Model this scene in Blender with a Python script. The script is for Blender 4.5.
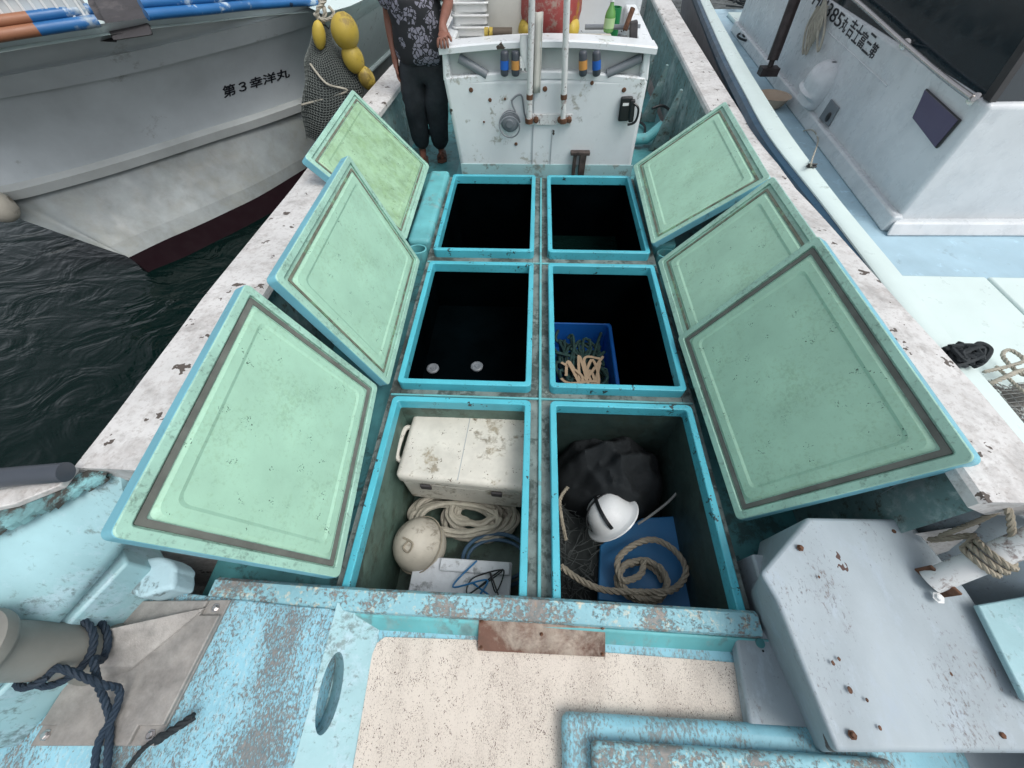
import bpy, bmesh, math, random
from mathutils import Vector, Matrix
random.seed(7)
for o in list(bpy.data.objects): bpy.data.objects.remove(o)
S = bpy.context.scene
COL = S.collection
# ------------------------------------------------------------------ camera
H = 1.8; F = 385.0
CR = Matrix(((0.99886414, -0.03002419, 0.03699964),
             (0.04594672, 0.81260956, -0.5809945),
             (-0.01262237, 0.58203459, 0.81306606)))
cam = bpy.data.objects.new('camera', bpy.data.cameras.new('camera'))
COL.objects.link(cam); S.camera = cam
cam.matrix_world = Matrix.Translation((0, 0, H)) @ CR.to_4x4()
cam.data.sensor_width = 36; cam.data.lens = 36*F/1024
cam.data.clip_start = 0.05; cam.data.clip_end = 2000
S.render.resolution_x = 1024; S.render.resolution_y = 768
# ------------------------------------------------------------------ light
w = bpy.data.worlds.new("World"); S.world = w; w.use_nodes = True
nt = w.node_tree; bg = nt.nodes['Background']
sky = nt.nodes.new('ShaderNodeTexSky'); sky.sky_type = 'NISHITA'; sky.sun_disc = False
SUN_EL = math.radians(60); SUN_AZ = math.radians(122)      # azimuth from +y towards +x
sky.sun_elevation = SUN_EL; sky.sun_rotation = SUN_AZ
sky.air_density = 1.0; sky.dust_density = 4.0; sky.ozone_density = 1.0
hs = nt.nodes.new('ShaderNodeHueSaturation'); hs.inputs['Saturation'].default_value = 0.30
nt.links.new(sky.outputs[0], hs.inputs['Color']); nt.links.new(hs.outputs[0], bg.inputs[0])
bg.inputs[1].default_value = 0.15
sl = bpy.data.lights.new('sun', 'SUN'); sun = bpy.data.objects.new('sun', sl); COL.objects.link(sun)
sl.energy = 0.75; sl.angle = math.radians(28); sl.color = (1.0, 0.98, 0.94)
sd = Vector((math.sin(SUN_AZ)*math.cos(SUN_EL), math.cos(SUN_AZ)*math.cos(SUN_EL), math.sin(SUN_EL)))
sun.rotation_euler = sd.to_track_quat('Z', 'Y').to_euler()
S.view_settings.view_transform = 'Standard'; S.view_settings.look = 'None'
S.view_settings.exposure = 0.40; S.view_settings.gamma = 1.0
S.view_settings.use_curve_mapping = False

# ------------------------------------------------------------------ measuring helper: a photo point at a known height
def P(u, v, z):
    d = CR @ Vector(((u-512)/F, (384-v)/F, -1.0))
    return Vector((0, 0, H)) + d*((z-H)/d.z)
def PY(u, v, y):
    d = CR @ Vector(((u-512)/F, (384-v)/F, -1.0))
    return Vector((0, 0, H)) + d*(y/d.y)
def PX(u, v, x):
    d = CR @ Vector(((u-512)/F, (384-v)/F, -1.0))
    return Vector((0, 0, H)) + d*(x/d.x)
# ------------------------------------------------------------------ materials
def lin(c):
    r = []
    for x in c:
        x /= 255.0
        r.append(x/12.92 if x <= .04045 else ((x+.055)/1.055)**2.4)
    return (r[0], r[1], r[2], 1)
def mat(name, base, rough=.5, metal=0, var=.08, vscale=3, wear=None, wear_amt=.0, wscale=12, wsharp=.06,
        wear2=None, wear2_amt=0, w2scale=40, bump=.15, bscale=60, stretch=(1, 1, 1), spec=.5, wop=.75, gate=.32, gsc=None, chips=None, chip_amt=0, chip_scale=14):
    m = bpy.data.materials.new(name); m.use_nodes = True
    n = m.node_tree.nodes; l = m.node_tree.links; b = n['Principled BSDF']
    b.inputs['Roughness'].default_value = rough; b.inputs['Metallic'].default_value = metal
    b.inputs['Specular IOR Level'].default_value = spec
    tc = n.new('ShaderNodeTexCoord'); mp = n.new('ShaderNodeMapping'); l.new(tc.outputs['Object'], mp.inputs[0])
    mp.inputs['Scale'].default_value = stretch
    def noise(sc, det=6, rg=.6, dist=0):
        t = n.new('ShaderNodeTexNoise'); t.inputs['Scale'].default_value = sc; t.inputs['Detail'].default_value = det
        t.inputs['Roughness'].default_value = rg; t.inputs['Distortion'].default_value = dist
        l.new(mp.outputs[0], t.inputs['Vector']); return t.outputs['Fac']
    def ramp(src, a, bb, v0=0., v1=1.):
        r = n.new('ShaderNodeMapRange'); r.inputs['From Min'].default_value = a; r.inputs['From Max'].default_value = bb
        r.inputs['To Min'].default_value = v0; r.inputs['To Max'].default_value = v1
        l.new(src, r.inputs['Value']); return r.outputs[0]
    def mix(fac, c1, c2):
        x = n.new('ShaderNodeMix'); x.data_type = 'RGBA'
        l.new(fac, x.inputs['Factor'])
        for sock, c in ((x.inputs[6], c1), (x.inputs[7], c2)):
            if isinstance(c, tuple): sock.default_value = c
            else: l.new(c, sock)
        return x.outputs[2]
    c0 = tuple(max(0, base[i]*(1-var*1.3)) for i in range(3))+(1,)
    c1 = tuple(min(1, base[i]*(1+var)) for i in range(3))+(1,)
    cur = mix(ramp(noise(vscale, 8), .3, .7), c0, c1)
    h = noise(bscale, 3)
    msk = None
    if wear2 is not None:
        cur = mix(ramp(noise(w2scale, 8, .75), 1-wear2_amt-.06, 1-wear2_amt+.06), cur, wear2)
    if wear is not None:
        # broken patches: large noise gates a fine one
        big = ramp(noise(gsc or wscale*.22, 4), .35, .65)
        fine = noise(wscale, 10, .72, .3)
        a = n.new('ShaderNodeMath'); a.operation = 'MULTIPLY_ADD'; l.new(big, a.inputs[0]); a.inputs[1].default_value = gate; l.new(fine, a.inputs[2])
        thr_ = .5+gate*.5+(.5-wear_amt)*.78
        msk = ramp(a.outputs[0], thr_-wsharp, thr_+wsharp, 0, wop)
        wv_ = mix(ramp(noise(wscale*.6, 5), .4, .6), tuple(q*.62 for q in wear[:3])+(1,), tuple(min(1, q*1.25) for q in wear[:3])+(1,))
        cur = mix(msk, cur, wv_)
    if chips is not None:
        v = n.new('ShaderNodeTexVoronoi'); v.inputs['Scale'].default_value = chip_scale; v.feature = 'F1'
        nn = n.new('ShaderNodeTexNoise'); nn.inputs['Scale'].default_value = chip_scale*2.2; l.new(mp.outputs[0], nn.inputs['Vector'])
        ad = n.new('ShaderNodeMixRGB'); ad.blend_type = 'ADD'; ad.inputs[0].default_value = .09
        l.new(mp.outputs[0], ad.inputs[1]); l.new(nn.outputs['Color'], ad.inputs[2]); l.new(ad.outputs[0], v.inputs['Vector'])
        sep = n.new('ShaderNodeSeparateColor'); l.new(v.outputs['Color'], sep.inputs[0])
        thr = ramp(sep.outputs[0], 1-chip_amt, 1, 0, .42)
        lt = n.new('ShaderNodeMath'); lt.operation = 'LESS_THAN'; l.new(v.outputs['Distance'], lt.inputs[0]); l.new(thr, lt.inputs[1])
        cur = mix(lt.outputs[0], cur, chips)
    l.new(cur, b.inputs['Base Color'])
    if bump:
        bp = n.new('ShaderNodeBump'); bp.inputs['Strength'].default_value = bump; bp.inputs['Distance'].default_value = .004
        if msk is not None:
            s = n.new('ShaderNodeMath'); s.operation = 'SUBTRACT'; l.new(h, s.inputs[0]); l.new(msk, s.inputs[1]); l.new(s.outputs[0], bp.inputs['Height'])
        else: l.new(h, bp.inputs['Height'])
        l.new(bp.outputs[0], b.inputs['Normal'])
    rr = ramp(noise(vscale*3, 4), .3, .7, max(0, rough-.1), min(1, rough+.12)); l.new(rr, b.inputs['Roughness'])
    return m
RUST = lin((96, 62, 48)); GREYW = lin((122, 118, 112)); BEIGE = lin((196, 180, 160))
m_cyan = mat('cyan coaming paint', (.075, .43, .53), .38, var=.12, chips=lin((45, 60, 62)), chip_amt=.2, chip_scale=26, wear=lin((60, 95, 100)), wear_amt=.30, wscale=70, gate=.17, gsc=4, wsharp=.05)
m_cyanpale = mat('worn pale cyan deck paint', (.23, .50, .60), .5, var=.12, wear=GREYW, wear_amt=.43, wscale=70, gate=.17, gsc=3.5, wsharp=.05, wear2=lin((150, 190, 205)), wear2_amt=.38, w2scale=18, bump=.3, stretch=(1.6, .8, 1))
CW = dict(wear=lin((112, 88, 72)), wscale=120, gate=.17, gsc=3.5, wsharp=.04, wear2=lin((170, 205, 215)), wear2_amt=.45, w2scale=60, bump=.6, stretch=(1.5, .7, 1))
m_cyanwear = mat('scraped cyan deck paint', (.26, .53, .64), .55, var=.12, wear_amt=.44, **CW)
m_cyanworn = mat('heavily scraped cyan deck paint', (.26, .53, .64), .55, var=.12, wear_amt=.49, **CW)
m_beam = mat('scraped cyan and rust beam paint', (.24, .48, .55), .55, var=.15, wear=lin((122, 92, 74)), wear_amt=.44, wscale=75, gate=.30, gsc=6, wsharp=.05, wear2=lin((200, 196, 176)), wear2_amt=.40, w2scale=34, bump=.6)
m_teal = mat('teal deck paint', (.07, .25, .27), .45, var=.25, vscale=5, wear=lin((50, 70, 70)), wear_amt=.36, wscale=14)
m_tealface = mat('teal weathered face', (.13, .43, .46), .5, var=.2, wear=lin((120, 150, 150)), wear_amt=.34, wscale=16, stretch=(1, 1, .4))
m_channel = mat('grimy channel', (.16, .2, .19), .7, var=.4, vscale=8, wear=lin((45, 55, 50)), wear_amt=.45, wscale=24, bump=.4)
m_mint = mat('mint green lid lining', (.36, .60, .46), .45, var=.09, vscale=4, wear=lin((120, 150, 110)), wear_amt=.36, wscale=60, gate=.17, gsc=3.5, wsharp=.10, wop=.35, chips=lin((60, 84, 70)), chip_amt=.05, chip_scale=44, bump=.12)
m_mint2 = mat('yellowish green lid lining', (.34, .54, .36), .45, var=.1, vscale=4, wear=lin((110, 140, 90)), wear_amt=.5, wscale=26, wsharp=.16, wop=.45, chips=lin((60, 70, 50)), chip_amt=.09, chip_scale=44, bump=.12)
m_mintrim = mat('mint lid rim', (.34, .57, .47), .42, var=.16, vscale=5, wear=lin((70, 80, 70)), wear_amt=.35, wscale=50, gate=.17, gsc=3.5, wsharp=.09, wop=.6, bump=.2)
m_gasket = mat('grey rubber gasket', (.13, .14, .125), .7, var=.25, vscale=9, bump=.2)
m_gasketd = mat('brown worn gasket', (.16, .17, .13), .75, var=.4, vscale=14, wear=lin((120, 165, 130)), wear_amt=.42, wscale=22)
m_lidout = mat('sky blue lid outside', (.16, .43, .52), .4, var=.12, wear=lin((90, 110, 110)), wear_amt=.28, wscale=20)
m_gun = mat('dirty white gunwale paint', (.62, .62, .61), .55, var=.08, vscale=4, wear=lin((150, 144, 140)), wear_amt=.42, wscale=24, wsharp=.14, wop=.5, chips=lin((84, 76, 70)), chip_amt=.26, chip_scale=17, wear2=lin((176, 173, 170)), wear2_amt=.42, w2scale=50, bump=.25)
m_gungrey = mat('weathered lilac grey rail paint', (.50, .50, .55), .55, var=.12, wear=lin((120, 116, 122)), wear_amt=.38, wscale=18, chips=lin((60, 50, 46)), chip_amt=.12, chip_scale=16)
m_white = mat('console white gelcoat', (.66, .70, .72), .35, var=.05, wear=lin((140, 138, 126)), wear_amt=.24, wscale=18, chips=lin((70, 60, 54)), chip_amt=.05, chip_scale=13, bump=.05)
m_whitedirty = mat('stained white plastic', (.60, .58, .52), .45, var=.12, vscale=8, wear=lin((120, 108, 84)), wear_amt=.34, wscale=16, chips=lin((80, 66, 50)), chip_amt=.12, chip_scale=40, bump=.1)
m_tealwhite = mat('pale teal console foot', (.33, .52, .54), .45, var=.1, wear=lin((130, 130, 120)), wear_amt=.34, wscale=20)
m_bwall = mat('flaking green bulwark paint', (.15, .25, .25), .6, var=.2, wear=lin((150, 165, 165)), wear_amt=.42, wscale=10, wear2=lin((70, 66, 55)), wear2_amt=.42, w2scale=16)
m_bface = mat('pale aqua bulwark face', (.30, .50, .54), .45, var=.14, vscale=3, wear=lin((92, 108, 104)), wear_amt=.36, wscale=45, gate=.17, gsc=3.5, wsharp=.06, wop=.7, stretch=(1, 1, .5), chips=lin((80, 92, 90)), chip_amt=.12, chip_scale=14, wear2=lin((165, 195, 205)), wear2_amt=.44, w2scale=7)
m_hull2 = mat('grey white neighbour hull', (.58, .63, .65), .38, var=.12, vscale=1.6, wear=lin((120, 122, 116)), wear_amt=.2, wscale=3.5, bump=.05)
m_hullbot = mat('stained lower hull', (.29, .325, .33), .5, var=.16, vscale=3, wear=lin((118, 116, 100)), wear_amt=.42, wscale=7, wsharp=.2, wop=.5, bump=.08)
m_anti = mat('dark red antifouling', (.010, .004, .006), .8, spec=.08, bump=0)
m_rbwhite = mat('pale mint white gelcoat', (.62, .74, .72), .35, var=.04, bump=.04, wear=lin((150, 160, 150)), wear_amt=.2, wscale=14)
m_cabin = mat('cool white cabin gelcoat', (.59, .62, .64), .3, var=.05, bump=.03, wear=lin((150, 160, 168)), wear_amt=.3, wscale=8, wsharp=.2, wop=.4)
m_rbdeck = mat('sky blue deck paint', (.35, .51, .60), .45, var=.1, wear=lin((170, 200, 215)), wear_amt=.3, wscale=16)
m_navy = mat('navy rub strip', (.012, .055, .10), .35, var=.2)
m_hullgrey = mat('warm grey hull side', (.23, .24, .26), .45, var=.06)
m_alu = mat('cast aluminium plate', (.30, .29, .275), .55, metal=.1, var=.3, vscale=14, wear=lin((120, 114, 108)), wear_amt=.40, wscale=14, wop=.35, wsharp=.14, bump=.35, bscale=160)
m_post = mat('galvanised bollard', (.21, .21, .19), .5, metal=.1, var=.14, vscale=4, bump=.12)
m_mat = mat('beige non slip sheet', (.66, .60, .53), .8, var=.05, vscale=3, bump=.5, bscale=160, wear=lin((110, 92, 84)), wear_amt=.40, wscale=200, wsharp=.07, wop=.35, gate=.17, gsc=3.5, chips=lin((84, 62, 54)), chip_amt=.75, chip_scale=58, stretch=(1.5, .8, 1))
m_rustplate = mat('rusty steel plate', (.40, .34, .28), .65, var=.25, vscale=12, wear=lin((84, 50, 36)), wear_amt=.60, wscale=12, wsharp=.14, wop=.9, bump=.3)
m_rust = mat('rust', (.12, .055, .03), .8, var=.4, vscale=20, bump=.4)
m_lilac = mat('grey lilac box paint', (.31, .37, .405), .5, var=.14, vscale=2, wear=lin((96, 84, 80)), wear_amt=.31, wscale=80, gate=.17, gsc=3.5, wear2=lin((158, 172, 182)), wear2_amt=.42, w2scale=9, chips=lin((74, 50, 44)), chip_amt=.05, chip_scale=8, bump=.15, stretch=(1.4, .7, 1))
m_polewhite = mat('white pole with rust spots', (.62, .64, .64), .45, var=.06, wear=RUST, wear_amt=.38, wscale=40, gate=.17, gsc=6, chips=lin((60, 50, 45)), chip_amt=.2, chip_scale=22)
m_black = mat('black plastic', (.012, .014, .016), .4, var=.3)
m_blackrope = mat('black rope', (.014, .02, .024), .8, bscale=200, bump=.5)
m_navyrope = mat('navy braided rope', (.012, .028, .05), .75, bscale=220, bump=.5, var=.3)
m_rope = mat('weathered hemp rope', (.30, .27, .21), .85, var=.2, vscale=14, bscale=240, bump=.6)
m_ropelight = mat('pale grey rope', (.38, .36, .30), .85, var=.2, vscale=14, bscale=240, bump=.6)
m_grey = mat('grey pvc pipe', (.16, .18, .20), .45, var=.1)
m_greyd = mat('dark grey pvc pipe', (.05, .06, .075), .4, var=.1)
m_blue = mat('blue tape', (.01, .10, .42), .5); m_orange = mat('amber tape', (.5, .24, .06), .5)
m_bluebox = mat('blue plastic basket', (.01, .12, .45), .4)
m_bluesheet = mat('blue foam board', (.015, .15, .35), .5, var=.1)
m_yellow = mat('faded yellow float', (.46, .34, .05), .5, var=.16, wear=lin((120, 100, 50)), wear_amt=.36, wscale=16)
m_red = mat('faded red buoy', (.30, .055, .05), .55, var=.25, wear=lin((190, 150, 50)), wear_amt=.36, wscale=9, wear2=lin((150, 130, 120)), wear2_amt=.42, w2scale=14)
m_green = mat('green bottle liquid', (.12, .30, .08), .2); m_greenb = mat('green plastic cup', (.01, .20, .06), .4)
m_foam = mat('polystyrene box', (.62, .66, .70), .7, var=.06, vscale=30, wear=lin((120, 125, 125)), wear_amt=.3, wscale=14, bump=.3)
m_fender = mat('dirty cream buoy', (.50, .47, .40), .6, var=.18, vscale=5, wear=lin((90, 78, 60)), wear_amt=.34, wscale=9)
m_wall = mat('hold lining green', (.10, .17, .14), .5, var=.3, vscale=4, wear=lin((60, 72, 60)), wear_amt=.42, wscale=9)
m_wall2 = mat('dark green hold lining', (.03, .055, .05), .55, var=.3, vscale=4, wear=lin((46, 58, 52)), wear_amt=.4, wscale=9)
m_darkwall = mat('shade black hold lining', (.0008, .002, .0026), 1, var=.4, spec=.0, bump=0)  # deep shade of the far holds put into the colour, near black
m_tarp = mat('black mesh bag', (.011, .014, .016), .9, spec=.3, bscale=120, bump=.5)
m_helmet = mat('white moulded plastic', (.7, .72, .72), .3, var=.02, bump=0)
m_net = mat('dark fishing net', (.02, .026, .026), .8); m_netlight = mat('grey net twine', (.25, .26, .25), .8)
m_twine = mat('dark grey twine', (.06, .07, .07), .8)
m_steel = mat('stainless steel', (.5, .48, .47), .22, metal=.9, var=.1)
m_purple = mat('purple tinted window', (.075, .062, .12), .15, var=.05, bump=0)
m_glass = mat('dark tinted windscreen', (.012, .022, .028), .06, var=.1, bump=0)
m_brown = mat('orange brown rail paint', (.30, .13, .07), .5, var=.12, wear=lin((90, 60, 50)), wear_amt=.3)
m_railblue = mat('blue rail paint', (.02, .13, .34), .4, var=.15, wear=lin((190, 205, 210)), wear_amt=.34, wscale=12, chips=lin((40, 60, 90)), chip_amt=.1)
m_rubber = mat('worn black rubber', (.045, .042, .045), .7, var=.2, wear=lin((84, 80, 80)), wear_amt=.4, wscale=8)
m_crate = mat('milky plastic crate', (.55, .60, .62), .4, var=.1, stretch=(6, 1, 1))
m_sack = mat('off white tub', (.50, .50, .46), .6, var=.08, vscale=5)
m_tan = mat('tan basin', (.42, .33, .25), .5)
m_skin = mat('tanned skin', (.20, .085, .058), .5, var=.12, vscale=10, bump=.1)
m_pants = mat('black trousers', (.014, .02, .025), .8, var=.3, vscale=6, bump=.4, bscale=30)
m_hair = mat('black hair', (.012, .011, .011), .5)
m_sandal = mat('brown sandal', (.09, .04, .025), .6)
m_ink = mat('black lettering', (.012, .014, .02), .5, bump=0)
m_ghost = mat('faded lettering', (.33, .36, .38), .5, bump=0)
m_eye = mat('eye white', (.6, .58, .55), .3)
# shirt: black cloth printed with pale lilac flowers
def shirt():
    m = bpy.data.materials.new('black floral cotton'); m.use_nodes = True; n = m.node_tree.nodes; l = m.node_tree.links
    b = n['Principled BSDF']; b.inputs['Roughness'].default_value = .8
    tc = n.new('ShaderNodeTexCoord'); nz = n.new('ShaderNodeTexNoise'); nz.inputs['Scale'].default_value = 26; nz.inputs['Detail'].default_value = 2
    l.new(tc.outputs['Object'], nz.inputs['Vector'])
    ad = n.new('ShaderNodeMixRGB'); ad.blend_type = 'ADD'; ad.inputs[0].default_value = .05
    l.new(tc.outputs['Object'], ad.inputs[1]); l.new(nz.outputs['Color'], ad.inputs[2])
    v = n.new('ShaderNodeTexVoronoi'); v.inputs['Scale'].default_value = 9; l.new(ad.outputs[0], v.inputs['Vector'])
    v2 = n.new('ShaderNodeTexVoronoi'); v2.inputs['Scale'].default_value = 26; v2.feature = 'DISTANCE_TO_EDGE'; l.new(ad.outputs[0], v2.inputs['Vector'])
    a = n.new('ShaderNodeMath'); a.operation = 'LESS_THAN'; a.inputs[1].default_value = .52; l.new(v.outputs['Distance'], a.inputs[0])
    c = n.new('ShaderNodeMath'); c.operation = 'GREATER_THAN'; c.inputs[1].default_value = .09; l.new(v2.outputs['Distance'], c.inputs[0])
    s = n.new('ShaderNodeMath'); s.operation = 'MULTIPLY'; l.new(a.outputs[0], s.inputs[0]); l.new(c.outputs[0], s.inputs[1])
    x = n.new('ShaderNodeMix'); x.data_type = 'RGBA'; l.new(s.outputs[0], x.inputs['Factor'])
    x.inputs[6].default_value = (.012, .014, .018, 1); x.inputs[7].default_value = (.20, .20, .25, 1)
    l.new(x.outputs[2], b.inputs['Base Color']); return m
m_shirt = shirt()
def water_mat():
    m = bpy.data.materials.new('dark harbour water'); m.use_nodes = True; n = m.node_tree.nodes; l = m.node_tree.links
    b = n['Principled BSDF']; b.inputs['Base Color'].default_value = (.002, .009, .008, 1); b.inputs['Roughness'].default_value = .06
    b.inputs['IOR'].default_value = 1.33; b.inputs['Specular IOR Level'].default_value = .2
    tc = n.new('ShaderNodeTexCoord'); mp = n.new('ShaderNodeMapping'); mp.inputs['Scale'].default_value = (1, 1.5, 1); mp.inputs['Rotation'].default_value = (0, 0, .35)
    l.new(tc.outputs['Object'], mp.inputs[0])
    a = n.new('ShaderNodeTexNoise'); a.inputs['Scale'].default_value = 1.7; a.inputs['Detail'].default_value = 3; a.inputs['Distortion'].default_value = 1.6; l.new(mp.outputs[0], a.inputs['Vector'])
    c = n.new('ShaderNodeTexNoise'); c.inputs['Scale'].default_value = 7; c.inputs['Detail'].default_value = 2; l.new(mp.outputs[0], c.inputs['Vector'])
    s = n.new('ShaderNodeMath'); s.operation = 'MULTIPLY_ADD'; s.inputs[1].default_value = .15; l.new(c.outputs['Fac'], s.inputs[0]); l.new(a.outputs['Fac'], s.inputs[2])
    bp = n.new('ShaderNodeBump'); bp.inputs['Strength'].default_value = .4; bp.inputs['Distance'].default_value = .10
    l.new(s.outputs[0], bp.inputs['Height']); l.new(bp.outputs[0], b.inputs['Normal']); return m
m_water = water_mat()
# ------------------------------------------------------------------ mesh helpers
def obj(name, vf, m, parent=None, smooth=False, bevel=0, seg=2, world=True):
    """links ONE mesh object; vf = (verts, faces)"""
    me = bpy.data.meshes.new(name); me.from_pydata([tuple(v) for v in vf[0]], [], vf[1]); me.update()
    me.materials.append(m)
    bm = bmesh.new(); bm.from_mesh(me); bmesh.ops.recalc_face_normals(bm, faces=bm.faces); bm.to_mesh(me); bm.free()
    if smooth or bevel:
        for p in me.polygons: p.use_smooth = True
    o = bpy.data.objects.new(name, me); COL.objects.link(o)
    if parent is not None:
        o.parent = parent
        if world: o.matrix_parent_inverse = wm(parent).inverted()
    if bevel:
        b = o.modifiers.new('Bevel', 'BEVEL'); b.width = bevel; b.segments = seg; b.limit_method = 'ANGLE'; b.angle_limit = math.radians(35)
        if smooth is not None:
            wn_ = o.modifiers.new('WN', 'WEIGHTED_NORMAL'); wn_.keep_sharp = True
    if bevel or smooth:
        try: me.set_sharp_from_angle(angle=math.radians(38))
        except Exception: pass
    return o
def wm(o):
    m = o.matrix_basis.copy()
    while o.parent is not None:
        m = o.parent.matrix_basis @ o.matrix_parent_inverse @ m; o = o.parent
    return m
def tag(o, label, cat, group=None, kind=None):
    o['label'] = label
    if cat: o['category'] = cat
    if group: o['group'] = group
    if kind: o['kind'] = kind
    return o
def thing(name, label, cat, loc=(0, 0, 0), group=None):
    o = bpy.data.objects.new(name, None); o.location = loc; o.empty_display_size = .1; COL.objects.link(o)
    return tag(o, label, cat, group)
def J(*vfs):
    V = []; Fc = []
    for v, f in vfs:
        k = len(V); V += list(v); Fc += [[i+k for i in q] for q in f]
    return V, Fc
def box(x0, x1, y0, y1, z0, z1):
    return ([Vector(p) for p in ((x0, y0, z0), (x1, y0, z0), (x1, y1, z0), (x0, y1, z0), (x0, y0, z1), (x1, y0, z1), (x1, y1, z1), (x0, y1, z1))],
            [[0, 3, 2, 1], [4, 5, 6, 7], [0, 1, 5, 4], [1, 2, 6, 5], [2, 3, 7, 6], [3, 0, 4, 7]])
def xf(vf, M): return [M @ Vector(v) for v in vf[0]], vf[1]
def frame(o, e1, e2):
    e1 = Vector(e1).normalized(); e3 = e1.cross(Vector(e2)).normalized(); e2 = e3.cross(e1)
    return Matrix(((e1.x, e2.x, e3.x, o[0]), (e1.y, e2.y, e3.y, o[1]), (e1.z, e2.z, e3.z, o[2]), (0, 0, 0, 1)))
def hexa(b4, t4):
    return [Vector(p) for p in list(b4)+list(t4)], [[3, 2, 1, 0], [4, 5, 6, 7], [0, 1, 5, 4], [1, 2, 6, 5], [2, 3, 7, 6], [3, 0, 4, 7]]
def prism(poly, z0, z1):
    n = len(poly); V = [Vector((p[0], p[1], z0)) for p in poly]+[Vector((p[0], p[1], z1)) for p in poly]
    return V, [list(range(n))[::-1], list(range(n, 2*n))]+[[i, (i+1) % n, n+(i+1) % n, n+i] for i in range(n)]
def grid(rows, close=False):
    m = len(rows[0]); V = [Vector(p) for r in rows for p in r]; Fc = []
    for i in range(len(rows)-1):
        for j in range(m if close else m-1):
            k = (j+1) % m; Fc.append([i*m+j, i*m+k, (i+1)*m+k, (i+1)*m+j])
    return V, Fc
def lathe(prof, n=24, c=(0, 0, 0), axis='Z', cap=True):
    rows = []
    for r, z in prof:
        rows.append([Vector((r*math.cos(2*math.pi*i/n), r*math.sin(2*math.pi*i/n), z)) for i in range(n)])
    V, Fc = grid(rows, True)
    if cap:
        Fc.append(list(range(n))[::-1]); Fc.append([len(V)-n+i for i in range(n)])
    R = {'Z': Matrix.Identity(3), 'X': Matrix(((0, 0, 1), (0, 1, 0), (-1, 0, 0))), 'Y': Matrix(((1, 0, 0), (0, 0, 1), (0, -1, 0)))}[axis]
    return [R @ v + Vector(c) for v in V], Fc
def lathe_dir(prof, base, direction, n=20):
    q = Vector(direction).to_track_quat('Z', 'Y').to_matrix(); V, Fc = lathe(prof, n)
    return [q @ v + Vector(base) for v in V], Fc
def smoothpath(pts, k=8, closed=False):
    pts = [Vector(p) for p in pts]; n = len(pts); out = []
    for i in range(n if closed else n-1):
        if closed: a, b, c, d = pts[(i-1) % n], pts[i], pts[(i+1) % n], pts[(i+2) % n]
        else: a, b, c, d = pts[max(i-1, 0)], pts[i], pts[i+1], pts[min(i+2, n-1)]
        for j in range(k):
            t = j/k; out.append(.5*((2*b)+(c-a)*t+(2*a-5*b+4*c-d)*t*t+(3*b-a-3*c+d)*t**3))
    if not closed: out.append(pts[-1])
    return out
def tube(pts, r, n=8, closed=False, cap=True, rf=None):
    pts = [Vector(p) for p in pts]; N = len(pts); rows = []; up = None
    for i, p in enumerate(pts):
        t = (pts[(i+1) % N]-pts[i-1]) if closed else (pts[min(i+1, N-1)]-pts[max(i-1, 0)])
        if t.length < 1e-9: t = Vector((0, 0, 1))
        t.normalize()
        if up is None:
            up = t.orthogonal().normalized()
        else:
            up = (up-t*up.dot(t));  up = up.normalized() if up.length > 1e-6 else t.orthogonal().normalized()
        s = t.cross(up); rr = r if rf is None else rf(i/(N-1))*r
        rows.append([p+(up*math.cos(a)+s*math.sin(a))*rr for a in [2*math.pi*j/n for j in range(n)]])
    if closed: rows.append(rows[0])
    V, Fc = grid(rows, True)
    if cap and not closed: Fc.append(list(range(n))[::-1]); Fc.append([len(V)-n+i for i in range(n)])
    return V, Fc
def resample(pts, step):
    out = [pts[0]]; acc = 0
    for a, b in zip(pts, pts[1:]):
        L = (b-a).length; 
        while acc+L >= step:
            t = (step-acc)/L; a = a.lerp(b, t); out.append(a.copy()); L = (b-a).length; acc = 0
        acc += L
    return out
def laid(pts, r, strands=3, pitch=6.0, n=5):
    """three-strand laid rope"""
    pts = resample([Vector(p) for p in pts], r*.7); N = len(pts); up = None; fr = []
    for i, p in enumerate(pts):
        t = (pts[min(i+1, N-1)]-pts[max(i-1, 0)]).normalized()
        up = t.orthogonal().normalized() if up is None else (up-t*up.dot(t)).normalized()
        fr.append((p, up, t.cross(up)))
    out = []
    for k in range(strands):
        q = [p+(u*math.cos(2*math.pi*(k/strands+i*.7/pitch))+s*math.sin(2*math.pi*(k/strands+i*.7/pitch)))*r*.52 for i, (p, u, s) in enumerate(fr)]
        out.append(tube(q, r*.56, n))
    return J(*out)
def ellipsoid(c, rx, ry, rz, n=20, m=12, R=None):
    V = []; rows = []
    for i in range(m+1):
        a = math.pi*i/m
        rows.append([Vector((rx*math.sin(a)*math.cos(2*math.pi*j/n), ry*math.sin(a)*math.sin(2*math.pi*j/n), rz*math.cos(a))) for j in range(n)])
    V, Fc = grid(rows, True)
    if R is not None: V = [R @ v for v in V]
    return [v+Vector(c) for v in V], Fc
def rrect(x0, x1, y0, y1, r, k=4):
    out = []
    for cx, cy, a0 in ((x1-r, y1-r, 0), (x0+r, y1-r, 90), (x0+r, y0+r, 180), (x1-r, y0+r, 270)):
        for i in range(k+1):
            a = math.radians(a0+90*i/k); out.append((cx+r*math.cos(a), cy+r*math.sin(a)))
    return out
def ring(out_, in_, z0, z1):
    n = len(out_); V = [Vector((*p, z0)) for p in out_]+[Vector((*p, z1)) for p in out_]+[Vector((*p, z1)) for p in in_]+[Vector((*p, z0)) for p in in_]
    Fc = []
    for i in range(n):
        j = (i+1) % n
        for a in range(4):
            b = (a+1) % 4; Fc.append([a*n+i, a*n+j, b*n+j, b*n+i])
    return V, Fc
def bolt(c, r=.011, up=(0, 0, 1)):
    return lathe_dir([(r*1.5, 0), (r*1.5, .003), (r, .003), (r, .010), (r*.7, .012)], c, up, 6)

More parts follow.
